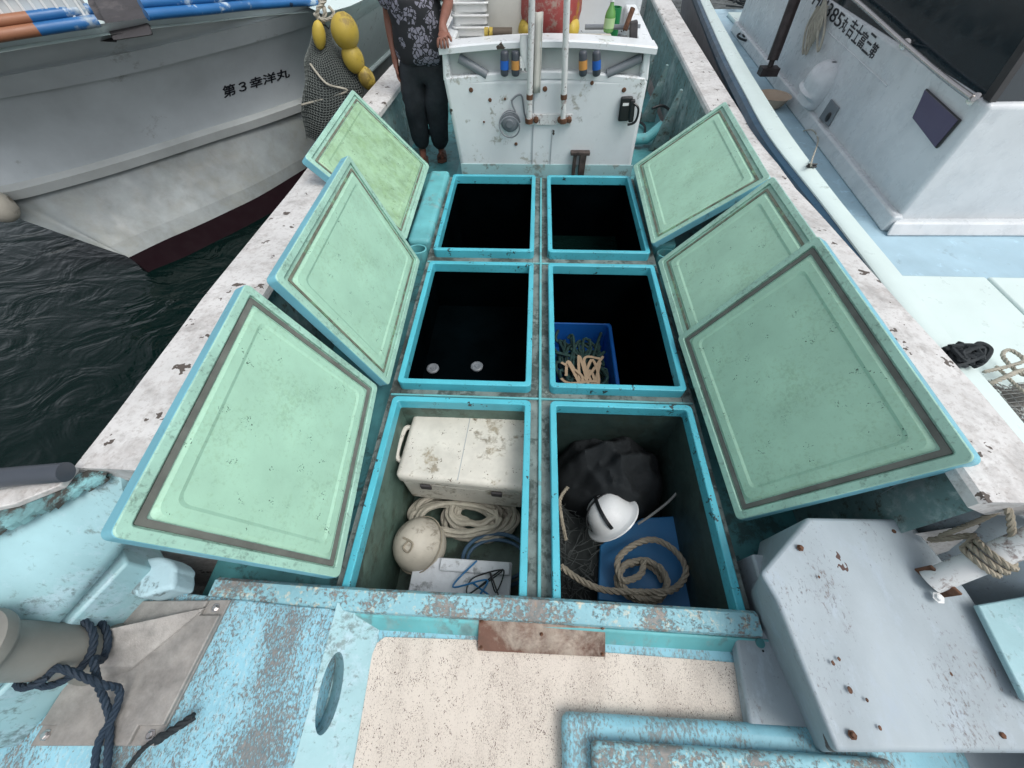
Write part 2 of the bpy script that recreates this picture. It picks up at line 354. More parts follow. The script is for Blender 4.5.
# ================================================================== WATER
hx0, hx1, hy0, hy1_ = -1.0, 1.1, -.95, 8.9
sv = [(-400, -400), (400, -400), (400, 400), (-400, 400), (hx0, hy0), (hx1, hy0), (hx1, hy1_), (hx0, hy1_)]
sea = obj('water', ([Vector((*p, -.75)) for p in sv], [[0, 1, 5, 4], [1, 2, 6, 5], [2, 3, 7, 6], [3, 0, 4, 7]]), m_water)
sea['kind'] = 'structure'
bed = obj('ground', ([Vector(p) for p in ((-400, -400, -4), (400, -400, -4), (400, 400, -4), (-400, 400, -4))], [[0, 1, 2, 3]]), m_darkwall); bed['kind'] = 'structure'

# ================================================================== OUR BOAT
boat = thing('fishing_boat', 'open-decked fishing boat with six open fish holds, worn cyan coamings and white console', 'fishing boat', (0, 2, -.75))
XS = (-.751, .029, .135, .910); YS = (.150, 1.182, 1.273, 2.401, 2.533, 3.711)
# gunwale lines, measured; the sheer sinks away from the camera
def lerpt(tab, y):
    for (a, va), (b, vb) in zip(tab, tab[1:]):
        if y <= b: t = max(0, (y-a)/(b-a)); return va+(vb-va)*t
    return tab[-1][1]
SH_L = [(-1.2, .70), (0, .68), (1.3, .60), (2.6, .44), (3.7, .42), (9, .42)]
SH_R = [(-1.2, .72), (0, .68), (1.3, .62), (2.6, .47), (3.7, .43), (9, .43)]
GL = [(-1.0, -1.36), (.2, -1.46), (.52, -1.46), (1.2, -1.51), (2.6, -1.67), (3.7, -1.69), (5, -1.61), (6.5, -1.48), (9, -1.2)]
GR = [(-1.0, 1.60), (.3, 1.62), (.9, 1.64), (1.3, 1.63), (2.3, 1.72), (3.2, 1.77), (4.4, 1.82), (6.1, 1.90), (9, 2.05)]
def gun_pts(tab, sh, s, off, ys): return [Vector((lerpt(tab, y)+s*off, y, lerpt(sh, y))) for y in ys]
def gunwale(tab, sh, s, y0, y1, wdt, m, th=.05, name='gunwale', inner_drop=.05):
    ys = [y0+(y1-y0)*i/40 for i in range(41)]; rows = []
    for y in ys:
        x = lerpt(tab, y); z = lerpt(sh, y)
        prof = [(0, -.11), (0, -.012), (.012, 0), (wdt*.5, .006), (wdt-.012, 0), (wdt, -.014), (wdt, -inner_drop), (wdt*.6, -.11)]
        rows.append([Vector((x+s*a, y, z+b)) for a, b in prof])
    V, Fc = grid(rows, True); n = 8; Fc.append(list(range(n))); Fc.append([len(V)-n+i for i in range(n)])
    return obj(name, (V, Fc), m, boat, smooth=True)
gunwale(GL, SH_L, 1, .435, 9, .27, m_gun)
gunwale(GR, SH_R, -1, .44, 9, .27, m_gun)
def hullside(tab, sh, s, m, name, zb, xin, y0=-1, y1=9, drop=.09, push=0.):
    ys = [y0+(y1-y0)*i/30 for i in range(31)]; rows = []
    for y in ys:
        x = lerpt(tab, y)+s*push; z = lerpt(sh, y)-drop
        rows.append([Vector((x+s*(xin*t), y, z+(zb-z)*t)) for t in (0, .3, .6, 1)])
    return obj(name, grid(rows), m, boat, smooth=True)
hullside(GL, SH_L, 1, m_gun, 'hull_side', -1.3, .45, drop=.1, push=.01, y0=.45)
hullside(GR, SH_R, -1, m_gun, 'hull_side', -1.3, .45, drop=.1, push=.01, y0=.44)
hullside(GL, SH_L, 1, m_bwall, 'bulwark', -.22, .02, drop=.05, push=.21, y0=.5)
hullside(GR, SH_R, -1, m_bwall, 'bulwark', -.22, .02, drop=.05, push=.23, y0=.44)
def bowside(pts, zt, zb, inset, m, name):
    rows = [[Vector((x, y, zt)), Vector((x-inset*.25*(1 if x > 0 else -1), y, zt-.3)), Vector((x-inset*(1 if x > 0 else -1), y, zb))] for x, y in pts]
    return obj(name, grid(rows), m, boat, smooth=True)
bowside([(-1.46, .45), (-1.80, .38), (-2.35, .25), (-2.4, -1.0)], .62, -1.3, .9, m_gun, 'hull_side')
bowside([(1.62, .44), (1.85, .35), (2.15, .0), (2.2, -1.0)], .60, -1.3, .8, m_gun, 'hull_side')
# side deck round the hatches
def deckslab(x0, x1, y0, y1, z, m, name='deck', b=.0): return obj(name, box(x0, x1, y0, y1, z-.06, z), m, boat, bevel=b)
deckslab(-1.47, -.80, .02, 8, -.2, m_teal); deckslab(.96, 1.56, .02, 8, -.2, m_teal); deckslab(-.80, .96, 3.78, 8, -.2, m_tealface)
# hatch block with channels: strips between holds
hb = []
ex = .05
for (a, b) in ((-.80, XS[0]+.01), (XS[1]-.01, XS[2]+.01), (XS[3]-.01, .96)):
    hb.append(box(a, b, .06, 3.78, -.14, -.065))
for (a, b) in ((.06, YS[0]+.01), (YS[1]-.01, YS[2]+.01), (YS[3]-.01, YS[4]+.01), (YS[5]-.01, 3.78)):
    for (c, d) in ((XS[0]+.012, XS[1]-.012), (XS[2]+.012, XS[3]-.012)):
        hb.append(box(c, d, a, b, -.14, -.067))
obj('hatch_trunk', J(*hb), m_channel, boat)
obj('drain_ridge', J(box(.074, .090, .2, 3.76, -.066, -.048), box(-.79, .95, 1.222, 1.234, -.066, -.052), box(-.79, .95, 2.46, 2.472, -.066, -.052)), m_tealface, boat, bevel=.004)
HOLDS = []
for ci in (0, 1):
    for ri in (0, 1, 2):
        x0, x1 = XS[2*ci], XS[2*ci+1]; y0, y1 = YS[2*ri], YS[2*ri+1]; w_ = .034
        o = obj('hatch_coaming', ring(rrect(x0, x1, y0, y1, .03), rrect(x0+w_, x1-w_, y0+w_, y1-w_, .012), -.075, 0), m_cyan, boat, bevel=.005)
        # hold: four walls and a floor, 4 cm thick skin
        xa, xb, ya, yb = x0+.03, x1-.03, y0+.03, y1-.03
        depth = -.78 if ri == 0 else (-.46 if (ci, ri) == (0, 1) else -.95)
        # the shaft flares out under the deck
        fl = .02 if ri == 0 else .04
        top = [Vector(p) for p in ((xa, ya, -.06), (xb, ya, -.06), (xb, yb, -.06), (xa, yb, -.06))]
        bot = [Vector(p) for p in ((xa-fl, ya-fl, depth), (xb+fl, ya-fl, depth), (xb+fl, yb+fl, depth), (xa-fl, yb+fl, depth))]
        V = top+bot; Fc = [[0, 1, 5, 4], [1, 2, 6, 5], [2, 3, 7, 6], [3, 0, 4, 7], [4, 5, 6, 7]]
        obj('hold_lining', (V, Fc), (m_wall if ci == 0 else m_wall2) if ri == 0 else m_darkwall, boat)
# hull bottom below everything (keeps daylight out)
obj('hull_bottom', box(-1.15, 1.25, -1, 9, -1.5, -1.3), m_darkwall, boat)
obj('bow_plate', hexa([(-1.5, -1.06, -1.4), (1.4, -1.06, -1.4), (1.4, -1.0, -1.4), (-1.5, -1.0, -1.4)], [(-2.4, -1.06, .6), (2.2, -1.06, .6), (2.2, -1.0, .6), (-2.4, -1.0, .6)]), m_gun, boat)
obj('stern_plate', box(-1.2, 2.0, 9.0, 9.06, -1.4, .35), m_gun, boat)
# side rail boxes beside the far hatches
for (x0, x1) in ((-.985, -.80), (.965, 1.14)):
    o = obj('side_trough', box(x0, x1, 2.66, 3.80, -.2, -.005), m_tealface, boat, bevel=.035, seg=4)
    c = Vector(((x0+x1)/2, 2.60, -.03))
    obj('drain_ring', ring([(c.x+.075*math.cos(a), c.y+.06*math.sin(a)) for a in [i*math.pi/10 for i in range(20)]],
                           [(c.x+.062*math.cos(a), c.y+.048*math.sin(a)) for a in [i*math.pi/10 for i in range(20)]], -.2, -.04), m_tealface, boat, bevel=.003)
# small white discs at the bottom of the flooded hold
for (u, v) in ((433, 369), (477, 367)):
    c = P(u, v, -.458)
    o = obj('drain_cover', lathe([(.045, 0), (.045, .012), (.034, .018), (.018, .014), (.014, .02), (.003, .02)], 20, (c.x, c.y, c.z)), m_grey, boat, smooth=True)
c = P(641, 378, -.948); obj('drain_cover', lathe([(.04, 0), (.04, .012), (.03, .018), (.003, .014)], 20, c), m_grey, boat, smooth=True)
# sea water standing in the far right hold
obj('hold_water', ([Vector(p) for p in ((.15, 2.55, -.62), (.895, 2.55, -.62), (.895, 3.69, -.62), (.15, 3.69, -.62))], [[0, 1, 2, 3]]), m_water, boat)

# ---------------- near end: beam, platforms, recessed floor
prof = [(.212, -.05), (.210, .030), (.198, .048), (.142, .050), (.126, .040), (.120, .020), (.126, -.05)]
def extrude_x(prof, xs, f=lambda x: (0, 0)):
    rows = [[Vector((x, y+f(x)[0], z+f(x)[1])) for y, z in prof] for x in xs]
    V, Fc = grid(rows, True); n = len(prof); Fc.append(list(range(n))); Fc.append([len(V)-n+i for i in range(n)]); return V, Fc
xsb = [-1.26+i*.05 for i in range(44)]+[.925]
obj('cross_beam', extrude_x(prof, xsb, lambda x: (.02*max(0, -x-.6)-.012*max(0, x), .002*math.sin(9*x))), m_beam, boat, smooth=True)
ZF = -.05
FLOOR = [P(300, 600, ZF), P(800, 610, ZF), P(800, 900, ZF), P(300, 900, ZF)]
obj('recess_floor', prism([(p.x, p.y) for p in ((Vector((-.62, .14, 0))), Vector((1.0, .11, 0)), Vector((1.0, -1.0, 0)), Vector((-.62, -1.0, 0)))], ZF-.05, ZF), m_cyanpale, boat)
# riser under the beam
obj('riser', hexa([(-.70, .12, ZF-.01), (.97, .10, ZF-.01), (.97, .055, ZF-.01), (-.60, .065, ZF-.01)],
                  [(-.70, .13, .012), (.97, .11, .012), (.97, .10, .012), (-.66, .115, .012)]), m_tealface, boat, bevel=.01)
# beige non slip sheet with rounded left corner
q = [P(385, 637, ZF+.004), P(480, 640, ZF+.004), P(600, 652, ZF+.004), P(752, 664, ZF+.004), P(775, 900, ZF+.004), P(330, 900, ZF+.004), P(357, 745, ZF+.004), P(372, 655, ZF+.004), P(377, 643, ZF+.004)]
obj('non_slip_sheet', prism([(p.x, p.y) for p in q], ZF-.002, ZF+.005), m_mat, boat)
# rusty plate on the riser
a = P(479, 617, .016); b_ = P(605, 623, .016); d_ = P(478, 650, -.040)
M = frame(a, (b_-a), (d_-a)); W_ = (b_-a).length; L_ = (d_-a).length
rp = obj('rusty_plate', xf(box(0, W_, 0, L_, -.006, .004), M), m_rustplate, boat, bevel=.002)
for (x, y) in ((.012, .012), (W_-.012, .014), (.014, L_-.014), (W_-.012, L_-.012), (W_*.5, L_*.4)):
    bp = M @ Vector((x, y, -.006)); obj('bolt', bolt(bp, .005, M.to_3x3() @ Vector((0, 0, -1))), m_rust, rp)
# left platform (scraped cyan) with sloping inner wall and oval hand hole
ZP = .055
e0 = P(336, 608, ZP); e1 = P(287, 790, ZP); f0 = P(378, 636, ZF); f1 = P(346, 800, ZF)
PL = [(e0.x, .125), (-1.62, .17), (-2.2, .0), (-2.2, -1.0), (e1.x-.05, -1.0), (e1.x, e1.y)]
obj('foredeck', prism(PL, -.1, ZP), m_cyanwear, boat, bevel=.006)
q = [P(*t_, ZP+.002) for t_ in ((272, 606), (300, 607), (331, 609), (312, 660), (300, 700), (284, 790), (246, 790), (240, 745), (256, 720), (250, 690), (268, 655), (262, 630))]
obj('scraped_strip', prism([(p.x, p.y) for p in q], ZP-.002, ZP+.0015), m_cyanworn, boat)
# sloping wall with oval hole
def wallhole(A, B, C, D, cu, cv, ru, rv, n=32, depth=.14):
    """A,B top edge; D,C bottom edge; hole centred (cu,cv) in 0..1"""
    A, B, C, D = map(Vector, (A, B, C, D))
    def pt(u, v): return A.lerp(B, u).lerp(D.lerp(C, u), v)
    V = []; inner = []; outer = []; deep = []
    nn = (B-A).cross(D-A).normalized()
    if nn.z < 0: nn = -nn
    for i in range(n):
        a = 2*math.pi*i/n+math.pi/4; c, s = math.cos(a), math.sin(a); k = max(abs(c), abs(s))
        u = .5+.5*c/k; v = .5+.5*s/k
        outer.append(pt(u, v)); inner.append(pt(cu+ru*c, cv+rv*s)); deep.append(pt(cu+ru*c*.9, cv+rv*s*.9)-nn*depth)
    V = outer+inner+deep; Fc = []
    for i in range(n):
        j = (i+1) % n; Fc += [[i, j, n+j, n+i], [n+i, n+j, 2*n+j, 2*n+i]]
    Fc.append([2*n+i for i in range(n)])
    return V, Fc
obj('recess_wall', wallhole(e0+Vector((0, .02, .001)), e1+Vector((0, 0, .001)), f1, f0+Vector((0, .03, 0)), .50, .30, .23, .20), m_bface, boat)
# cast aluminium bollard base plate with notched corners
ZA = ZP+.028
k0, k1, k2, k3 = [P(*q, ZA) for q in ((118, 601), (227, 600), (152, 746), (26, 746))]
def quadmap(a, b): return (k0.lerp(k1, a)).lerp(k3.lerp(k2, a), b)
pts = [quadmap(*q) for q in ((.16, 0), (.82, 0), (.82, .12), (1, .12), (1, .88), (.80, .88), (.80, 1), (.14, 1), (.14, .88), (0, .88), (0, .12), (.16, .12))]
bp_ = obj('bollard_base', prism([(p.x, p.y) for p in pts], ZP-.002, ZA), m_alu, boat, bevel=.004)
pts = [quadmap(*q) for q in ((-.005, -.005), (1.005, -.005), (1.005, 1.005), (-.005, 1.005))]
obj('base_flange', prism([(p.x, p.y) for p in pts], ZP-.001, ZP+.012), m_alu, bp_, bevel=.002)
for q in ((.91, .06), (.92, .94), (.08, .06), (.07, .94)):
    p = quadmap(*q); obj('bolt', bolt((p.x, p.y, ZP+.012), .011), m_steel, bp_)
pc = P(98, 652, ZA)
obj('web', hexa([quadmap(.2, .30), quadmap(.86, .04), quadmap(.5, .52), quadmap(.2, .62)], [Vector((pc.x, pc.y+.05, ZA+.10)), quadmap(.84, .06)+Vector((0, 0, .004)), quadmap(.5, .5)+Vector((0, 0, .008)), Vector((pc.x, pc.y-.04, ZA+.10))]), m_alu, bp_, bevel=.004)
post = obj('bollard_post', lathe([(.10, 0), (.096, .02), (.084, .04), (.079, .36), (.083, .375), (.100, .388), (.104, .40), (.100, .425), (.07, .44), (.02, .445)], 36, (pc.x, pc.y, ZA)), m_post, bp_, smooth=True)
# left bulwark by the foredeck
t0, t1, t2 = P(118, 470, .60), P(0, 522, .60), P(-160, 590, .60)
b0, b1, b2 = P(112, 560, .33), P(50, 632, .30), P(-70, 760, .28)
def thick(vf, o, m, parent, th, name):
    ob = obj(name, vf, m, parent, smooth=True); s = ob.modifiers.new('Solid', 'SOLIDIFY'); s.thickness = th; s.offset = 0; return ob
thick(grid([[a.lerp(b, i/6)+Vector((.03*math.sin(math.pi*i/6), 0, 0)) for i in range(7)] for a, b in ((t0+Vector((.02,.25,0)), b0+Vector((.03, .25, 0))), (t0, b0), (t0.lerp(t1, .5), b0.lerp(b1, .5)), (t1, b1), (t2, b2))]), None, m_bface, boat, .02, 'bulwark_lining')
obj('inner_ledge', prism([(b0.x-.1, b0.y+.1), (b0.x+.02, b0.y), (b1.x+.02, b1.y), (b2.x+.02, b2.y), (b2.x-.3, b2.y), (b1.x-.3, b1.y), (b0.x-.3, b0.y)], .05, .285), m_bface, boat, bevel=.01)
# white cap board with a broken dark edge
def strip(ps, wv, z0, z1): 
    rows = []
    for p in ps: rows.append([p+Vector((0, 0, z0)), p+wv+Vector((0, 0, z0)), p+wv+Vector((0, 0, z1)), p+Vector((0, 0, z1))])
    V, Fc = grid(rows, True); Fc.append([0, 1, 2, 3]); Fc.append([len(V)-4+i for i in range(4)]); return V, Fc
obj('cap_board', strip([P(76, 466, .66), P(30, 484, .66), P(-20, 494, .66), P(-160, 520, .66)], Vector((.0, -.065, 0)), -.02, .004), m_gun, boat, bevel=.004)
rk = random.Random(3); ps = []
ed0, ed1 = P(108, 471, .63), P(-30, 537, .63)
top = []; 
for i in range(29):
    p = ed0.lerp(ed1, i/28); top.append(p)
rows = []
for i, p in enumerate(top):
    j = .028*rk.random(); rows.append([p+Vector((0, .035+.02*i/28, .012)), p+Vector((.01, -.015-j, .004)), p+Vector((.01, -.018-j, -.014)), p+Vector((0, .035, -.012))])
obj('broken_edge', grid(rows, True), mat('split plywood edge', (.045, .045, .04), .8, var=.4, wear=lin((130, 185, 190)), wear_amt=.47, wscale=14), boat, smooth=False)
# lumpy cyan corner block
c0 = [P(*q, .17) for q in ((96, 570), (128, 560), (158, 555), (176, 566), (172, 588), (140, 597), (104, 590))]
rk = random.Random(4); c1 = []
for i in range(len(c0)):
    a, b = c0[i], c0[(i+1) % len(c0)]
    for t in (0, .33, .66): p = a.lerp(b, t); c1.append((p.x+rk.uniform(-.006, .006), p.y+rk.uniform(-.006, .006)))
obj('corner_block', prism(c1, .045, .17), mat('pale flaking cap paint', (.42, .60, .66), .6, var=.1, wear=lin((100, 110, 108)), wear_amt=.36, wscale=30, bump=.8, bscale=50), boat, bevel=.016, seg=4)
# ---------------- right: grey lilac machinery box
ZB = .30
tp = [P(*q, ZB) for q in ((808, 517), (905, 520), (962, 590), (1070, 752), (836, 752), (776, 600), (760, 573))]
for i in (1, 2, 3): tp[i].z = ZB+.02
base = [Vector((p.x, p.y, ZF-.02)) for p in tp]
base[4].x -= .03; base[5].x -= .03; base[6].x -= .02; base[4].y -= .05; base[3].y -= .05
base[5] = P(762, 640, ZF-.02); base[6] = P(750, 596, ZF-.02); base[4] = P(812, 752, ZF-.02)
n = 7
vf = (base+tp, [list(range(n))[::-1], list(range(n, 2*n))]+[[i, (i+1) % n, n+(i+1) % n, n+i] for i in range(n)])
mb = obj('machinery_box', vf, m_lilac, boat, bevel=.014, seg=3)
# lilac plinth with a drain hole left of the box
e = [P(*q, 0.01) for q in ((735, 632), (800, 626), (850, 760), (845, 800), (762, 800))]
obj('box_plinth', prism([(p.x, p.y) for p in e], ZF+.001, .01), m_lilac, boat, bevel=.01)
hc = P(760, 643, .011); obj('drain_hole', lathe([(.017, 0), (.017, .003)], 20, hc), m_teal, boat)
hc = P(763, 651, .011); obj('bolt_hole', lathe([(.004, 0), (.004, .002)], 10, hc), m_black, boat)
for (u, v, r) in ((833, 663, .009), (839, 659, .008), (850, 690, .012), (867, 700, .007), (880, 728, .008), (951, 674, .008), (819, 577, .006)):
    cpt = P(u, v, ZB+.012); V, Fc = lathe([(r*.62, 0), (r*.5, .0018)], 9, (0, 0, 0)); V = [Vector((v_.x*(.7+.5*random.random()), v_.y*1.3, v_.z))+cpt for v_ in V]
    obj('rust_blister', (V, Fc), m_rust, mb)
for (u, v) in ((800, 548), (892, 532), (852, 735), (1000, 735)):
    obj('bolt', bolt(P(u, v, ZB+.008), .008), m_rust, mb)
# inner side deck and bulwark on the right of the box
obj('side_shelf', prism([(1.0, .42), (1.44, .42), (1.8, .1), (1.85, -.9), (1.0, -.9)], -.2, .0), m_lilac, boat, bevel=.01)
thick(grid([[a.lerp(b, i/5) for i in range(6)] for a, b in ((Vector((1.40, .62, .55)), Vector((1.40, .55, -.1))), (Vector((1.60, .40, .56)), Vector((1.52, .34, -.1))), (Vector((2.08, .05, .56)), Vector((1.7, .0, -.1))), (Vector((2.1, -.9, .56)), Vector((1.8, -.9, -.1))))]), None, m_lilac, boat, .02, 'bulwark_lining')
# slanting pipe stanchion, rope-wrapped
pa, pb = P(930, 582, .33), P(1080, 520, .66)
pipe = obj('stanchion', tube([pa, pa.lerp(pb, .33), pa.lerp(pb, .66), pb], .036, 20), m_polewhite, boat, smooth=True)
d = (pb-pa).normalized()
fl = obj('pipe_flange', xf(box(-.045, .055, -.05, .05, -.014, -.004), frame(pa, d.cross(Vector((0, 0, 1))), Vector((0, 0, 1)))), m_rust, pipe, bevel=.004)
pp = P(938, 598, .335); obj('bolt', bolt(pp, .012), m_helmet, pipe)
# teal-grey board bottom right
bd = [P(*q, .36) for q in ((978, 605), (1060, 590), (1075, 720), (1026, 700))]
obj('loose_board_mount', hexa([p-Vector((0, 0, .02)) for p in bd], bd), m_bface, boat, bevel=.004)
# near hatch (two stepped boxes at the very bottom)
a0 = P(562, 712, .03); a1 = P(960, 722, .03)
obj('near_hatch_base', box(a0.x, a1.x-.02, -1.0, a0.y, ZF+.006, .03), m_cyanpale, boat, bevel=.03, seg=4)
a0 = P(592, 741, .09); a1 = P(888, 741, .09)
obj('near_hatch_lid', box(a0.x, a1.x, -1.0, a0.y, .028, .09), m_beam, boat, bevel=.02, seg=4)

# ================================================================== CONSOLE
YC = 3.93
zb = -.2
cf = [PY(463, 174, YC), PY(632, 168, YC)]
xL0, xR0 = -.70, .96; xL1, xR1 = -.775, .93
zL = .70
lower = hexa([(xL0, YC, zb), (xR0, YC, zb), (xR0+.02, YC+1.0, zb), (xL0-.02, YC+1.0, zb)],
             [(xL1, YC-.01, zL-.02), (xR1, YC-.01, zL-.02), (xR1, YC+1.0, zL-.02), (xL1, YC+1.0, zL-.02)])
con = obj('console', lower, m_white, boat, bevel=.04, seg=4)
# arched ledge
def arch(x0, x1, n, ya, yb, zf, th):
    rows = []
    for i in range(n+1):
        t = i/n; x = x0+(x1-x0)*t; z = zf(t)
        rows.append([Vector((x, ya, z-th)), Vector((x, ya, z-.01)), Vector((x, ya+.012, z)), Vector((x, yb, z)), Vector((x, yb, z-th))])
    V, Fc = grid(rows, True); Fc.append(list(range(5))); Fc.append([len(V)-5+i for i in range(5)]); return V, Fc
obj('ledge', arch(xL1+.03, xR1-.03, 24, YC-.0095, YC+.25, lambda t: zL-.02+.045*math.sin(math.pi*t), .05), m_white, con, smooth=True)
yU = YC+.06
obj('upper_panel', hexa([(xL1+.05, yU, zL-.05), (xR1-.04, yU, zL-.05), (xR1-.04, yU+.05, zL-.05), (xL1+.05, yU+.05, zL-.05)],
                        [(xL1+.06, yU, .86), (xR1-.06, yU, .86), (xR1-.06, yU+.05, .86), (xL1+.06, yU+.05, .86)]), mat('grey white panel', (.50, .54, .53), .45, var=.08), con, bevel=.004)
for vf_ in (hexa([(xL1, YC, zL-.05), (xL1+.07, YC, zL-.05), (xL1+.07, YC+.14, zL-.05), (xL1, YC+.14, zL-.05)], [(xL1+.02, YC, .86), (xL1+.06, YC, .86), (xL1+.06, YC+.12, .86), (xL1+.02, YC+.12, .86)]),
                  hexa([(xR1-.07, YC, zL-.05), (xR1, YC, zL-.05), (xR1, YC+.14, zL-.05), (xR1-.07, YC+.14, zL-.05)], [(xR1-.08, YC, .86), (xR1-.03, YC, .86), (xR1-.03, YC+.12, .86), (xR1-.08, YC+.12, .86)])): obj('end_post', vf_, m_white, con, bevel=.015)
zr = .88
obj('rim', arch(xL1+.0, xR1+.01, 24, YC-.03, YC+.16, lambda t: zr+.045*math.sin(math.pi*t), .045), m_white, con, smooth=True)
for vf_ in (hexa([(xR1-.12, YC+.1, .80), (xR1, YC+.1, .80), (xR1-.02, YC+1.0, .80), (xR1-.14, YC+1.0, .80)], [(xR1-.12, YC+.1, .885), (xR1, YC+.1, .885), (xR1-.06, YC+1.0, .98), (xR1-.16, YC+1.0, .98)]),
                      hexa([(xL1, YC+.1, .80), (xL1+.10, YC+.1, .80), (xL1+.10, YC+1.0, .80), (xL1, YC+1.0, .80)], [(xL1, YC+.1, .885), (xL1+.10, YC+.1, .885), (xL1+.12, YC+1.0, .93), (xL1+.02, YC+1.0, .93)])): obj('side_coaming', vf_, m_white, con, bevel=.015)
obj('inner_tray', box(xL1+.1, xR1-.12, YC+.11, YC+1.0, .60, .74), m_white, con, bevel=.01)
obj('tray_board', box(-.62, -.10, YC+.14, YC+.42, .745, .84), m_whitedirty, con, bevel=.01)
obj('tray_board', box(.22, .62, YC+.16, YC+.36, .745, .88), m_whitedirty, con, bevel=.01)
obj('aft_coaming', box(.25, xR1-.0, YC+.86, YC+1.02, .75, 1.08), m_white, con, bevel=.04, seg=4)
obj('foot_band', box(xL0-.004, xR0+.004, YC-.012, YC-.001, zb+.005, -.005), m_tealwhite, con)
obj('panel_joint', J(box(-.012, -.004, YC-.013, YC-.001, 0, .58), box(.165, .170, YC-.013, YC-.001, 0, .3)), m_ghost, con)
# fittings on the console
def on_con(u, v, y=YC-.012): return PY(u, v, y)
for (u0, v0, u1, v1) in ((459, 58, 487, 75), (641, 58, 607, 74)):
    a = PY(u0, v0, yU-.03); b = PY(u1, v1, yU-.05); obj('pvc_tube', tube([a, a.lerp(b, .5), b], .032, 14), m_grey, con, smooth=True)
def rodholder(u, tape):
    a = PY(u, 50.5, YC-.045); b = PY(u, 76, YC-.045); L = (b-a).length
    o = obj('torch_holder', lathe_dir([(.020, 0), (.029, .006), (.033, .018), (.033, L-.018), (.029, L-.006), (.020, L)], a, b-a, 14), m_greyd, con, smooth=True)
    obj('tape_band', lathe_dir([(.0345, L*.36), (.0345, L*.72)], a, b-a, 14), tape, o, smooth=True)
for u, t in ((504.5, m_blue), (515.5, m_orange), (583, m_orange), (596.5, m_blue)): rodholder(u, t)
for (u, v, r) in ((471, 90, .012), (545, 89, .013), (624, 90, .012), (490, 100, .01), (484, 122, .006), (516, 144, .010), (592, 83, .010), (505, 99, .006)):
    obj('screw', lathe_dir([(r*1.6, 0), (r, .006)], PY(u, v, YC-.011), (0, -1, 0), 8), m_rust, con)
# blotch of old glue
rr = random.Random(5); V = []; Fc = []
# round connector
cc = on_con(510, 121)
cn = obj('connector', lathe_dir([(.085, 0), (.085, .012), (.07, .02), (.06, .05), (.035, .055), (.03, .07)], cc, (0, -1, 0), 20), m_grey, con, smooth=True)
obj('cable', J(tube(smoothpath([cc+Vector((.09*math.cos(a), -.03-.01*k, .09*math.sin(a))) for k, a in enumerate([i*.6 for i in range(16)])], 4), .006, 6),
               tube(smoothpath([cc+Vector((.05, -.03, .08)), cc+Vector((.02, -.02, .16)), cc+Vector((.10, -.02, .20)), cc+Vector((.13, -.02, .06)), cc+Vector((.16, -.03, .02))], 6), .007, 6)), m_grey, cn, smooth=True)
# black wall phone shape
cc = on_con(625, 108)
ph = obj('black_handset', J(xf(box(-.05, .05, -.09, .09, 0, .04), frame(cc, (1, 0, .05), (0, 0, 1))), xf(box(.03, .075, -.10, .07, .02, .055), frame(cc, (1, 0, .12), (0, 0, 1)))), m_black, con, bevel=.012)
obj('coil_cord', tube(smoothpath([cc+Vector((.03, -.04, .06)), cc+Vector((.10, -.06, .02)), cc+Vector((.10, -.06, -.08)), cc+Vector((.04, -.05, -.11))], 8), .01, 6), m_black, ph, smooth=True)
obj('handset_mark', xf(box(-.03, .02, .03, .05, .001, .0425), frame(cc, (1, 0, .05), (0, 0, 1))), m_helmet, ph)
# dark bracket at the foot
cc = on_con(580, 152)
bk = obj('rusty_bracket', J(box(cc.x-.09, cc.x+.09, YC-.07, YC-.012, cc.z-.01, cc.z+.02), box(cc.x-.06, cc.x-.03, YC-.06, YC-.012, cc.z-.2, cc.z), box(cc.x+.0, cc.x+.06, YC-.07, YC-.012, cc.z-.2, cc.z)), mat('rusty dark steel', (.06, .045, .04), .7, var=.5, vscale=16), con, bevel=.006)
# rusty stain patches are part of the steel foot plate
cc = on_con(548, 117)
fp = obj('foot_plate', box(PY(525, 117, YC).x, PY(572, 117, YC).x, YC-.024, YC-.012, PY(548, 124, YC).z, PY(548, 113, YC).z), m_polewhite, con, bevel=.003)
for u in (529, 536, 560, 569): obj('clamp', lathe_dir([(.024, 0), (.024, .03), (.014, .04)], PY(u, 119, YC-.02), (0, -1, 0), 10), m_rust, fp)
# A-frame poles rising from the plate
for (u0, v0, u1, v1) in ((529, 123, 532, 0), (563, 122, 567, 0)):
    a = PY(u0, v0, YC-.06); b = PY(u1, v1, YC-.09); tip = a+(b-a)*1.9
    pl = obj('mast_pole', tube([a.lerp(tip, i/10) for i in range(11)], .024, 14), m_polewhite, con, smooth=True)
    for vv, rr_ in ((92, .027), (120, .034)): 
        t = (v0-vv)/(v0-v1); c = a.lerp(b, t); obj('rust_band', lathe_dir([(rr_, -.018), (rr_*1.04, 0), (rr_, .018)], c, b-a, 12), m_rust, pl, smooth=True)
# far deck fittings right of the console
obj('deck_pipe', tube([Vector((.99, 4.75, -.12)), Vector((1.25, 4.75, -.10)), Vector((1.40, 4.78, .02))], .055, 14), m_tealface, boat, smooth=True)
for k in range(3):
    x = 1.46; y = 4.7+.75*k
    obj('frame_rib', hexa([(x-.16, y, -.2), (x+.02, y, -.2), (x+.02, y+.04, -.2), (x-.16, y+.04, -.2)], [(x-.01, y, .36), (x+.02, y, .36), (x+.02, y+.04, .36), (x-.01, y+.04, .36)]), m_bwall, boat, bevel=.006)
hose = []
for k in range(3):
    c = Vector((1.17, 5.2+.35*k, -.17)); hose.append(tube([c+Vector((.15*math.cos(a), .2*math.sin(a), .02*k+.012*math.sin(3*a))) for a in [i*math.pi/12 for i in range(24)]], .014, 6, closed=True))
tag(obj('hose', J(*hose), m_black, None, smooth=True), 'black hose coiled on the teal deck right of the white console', 'hose')
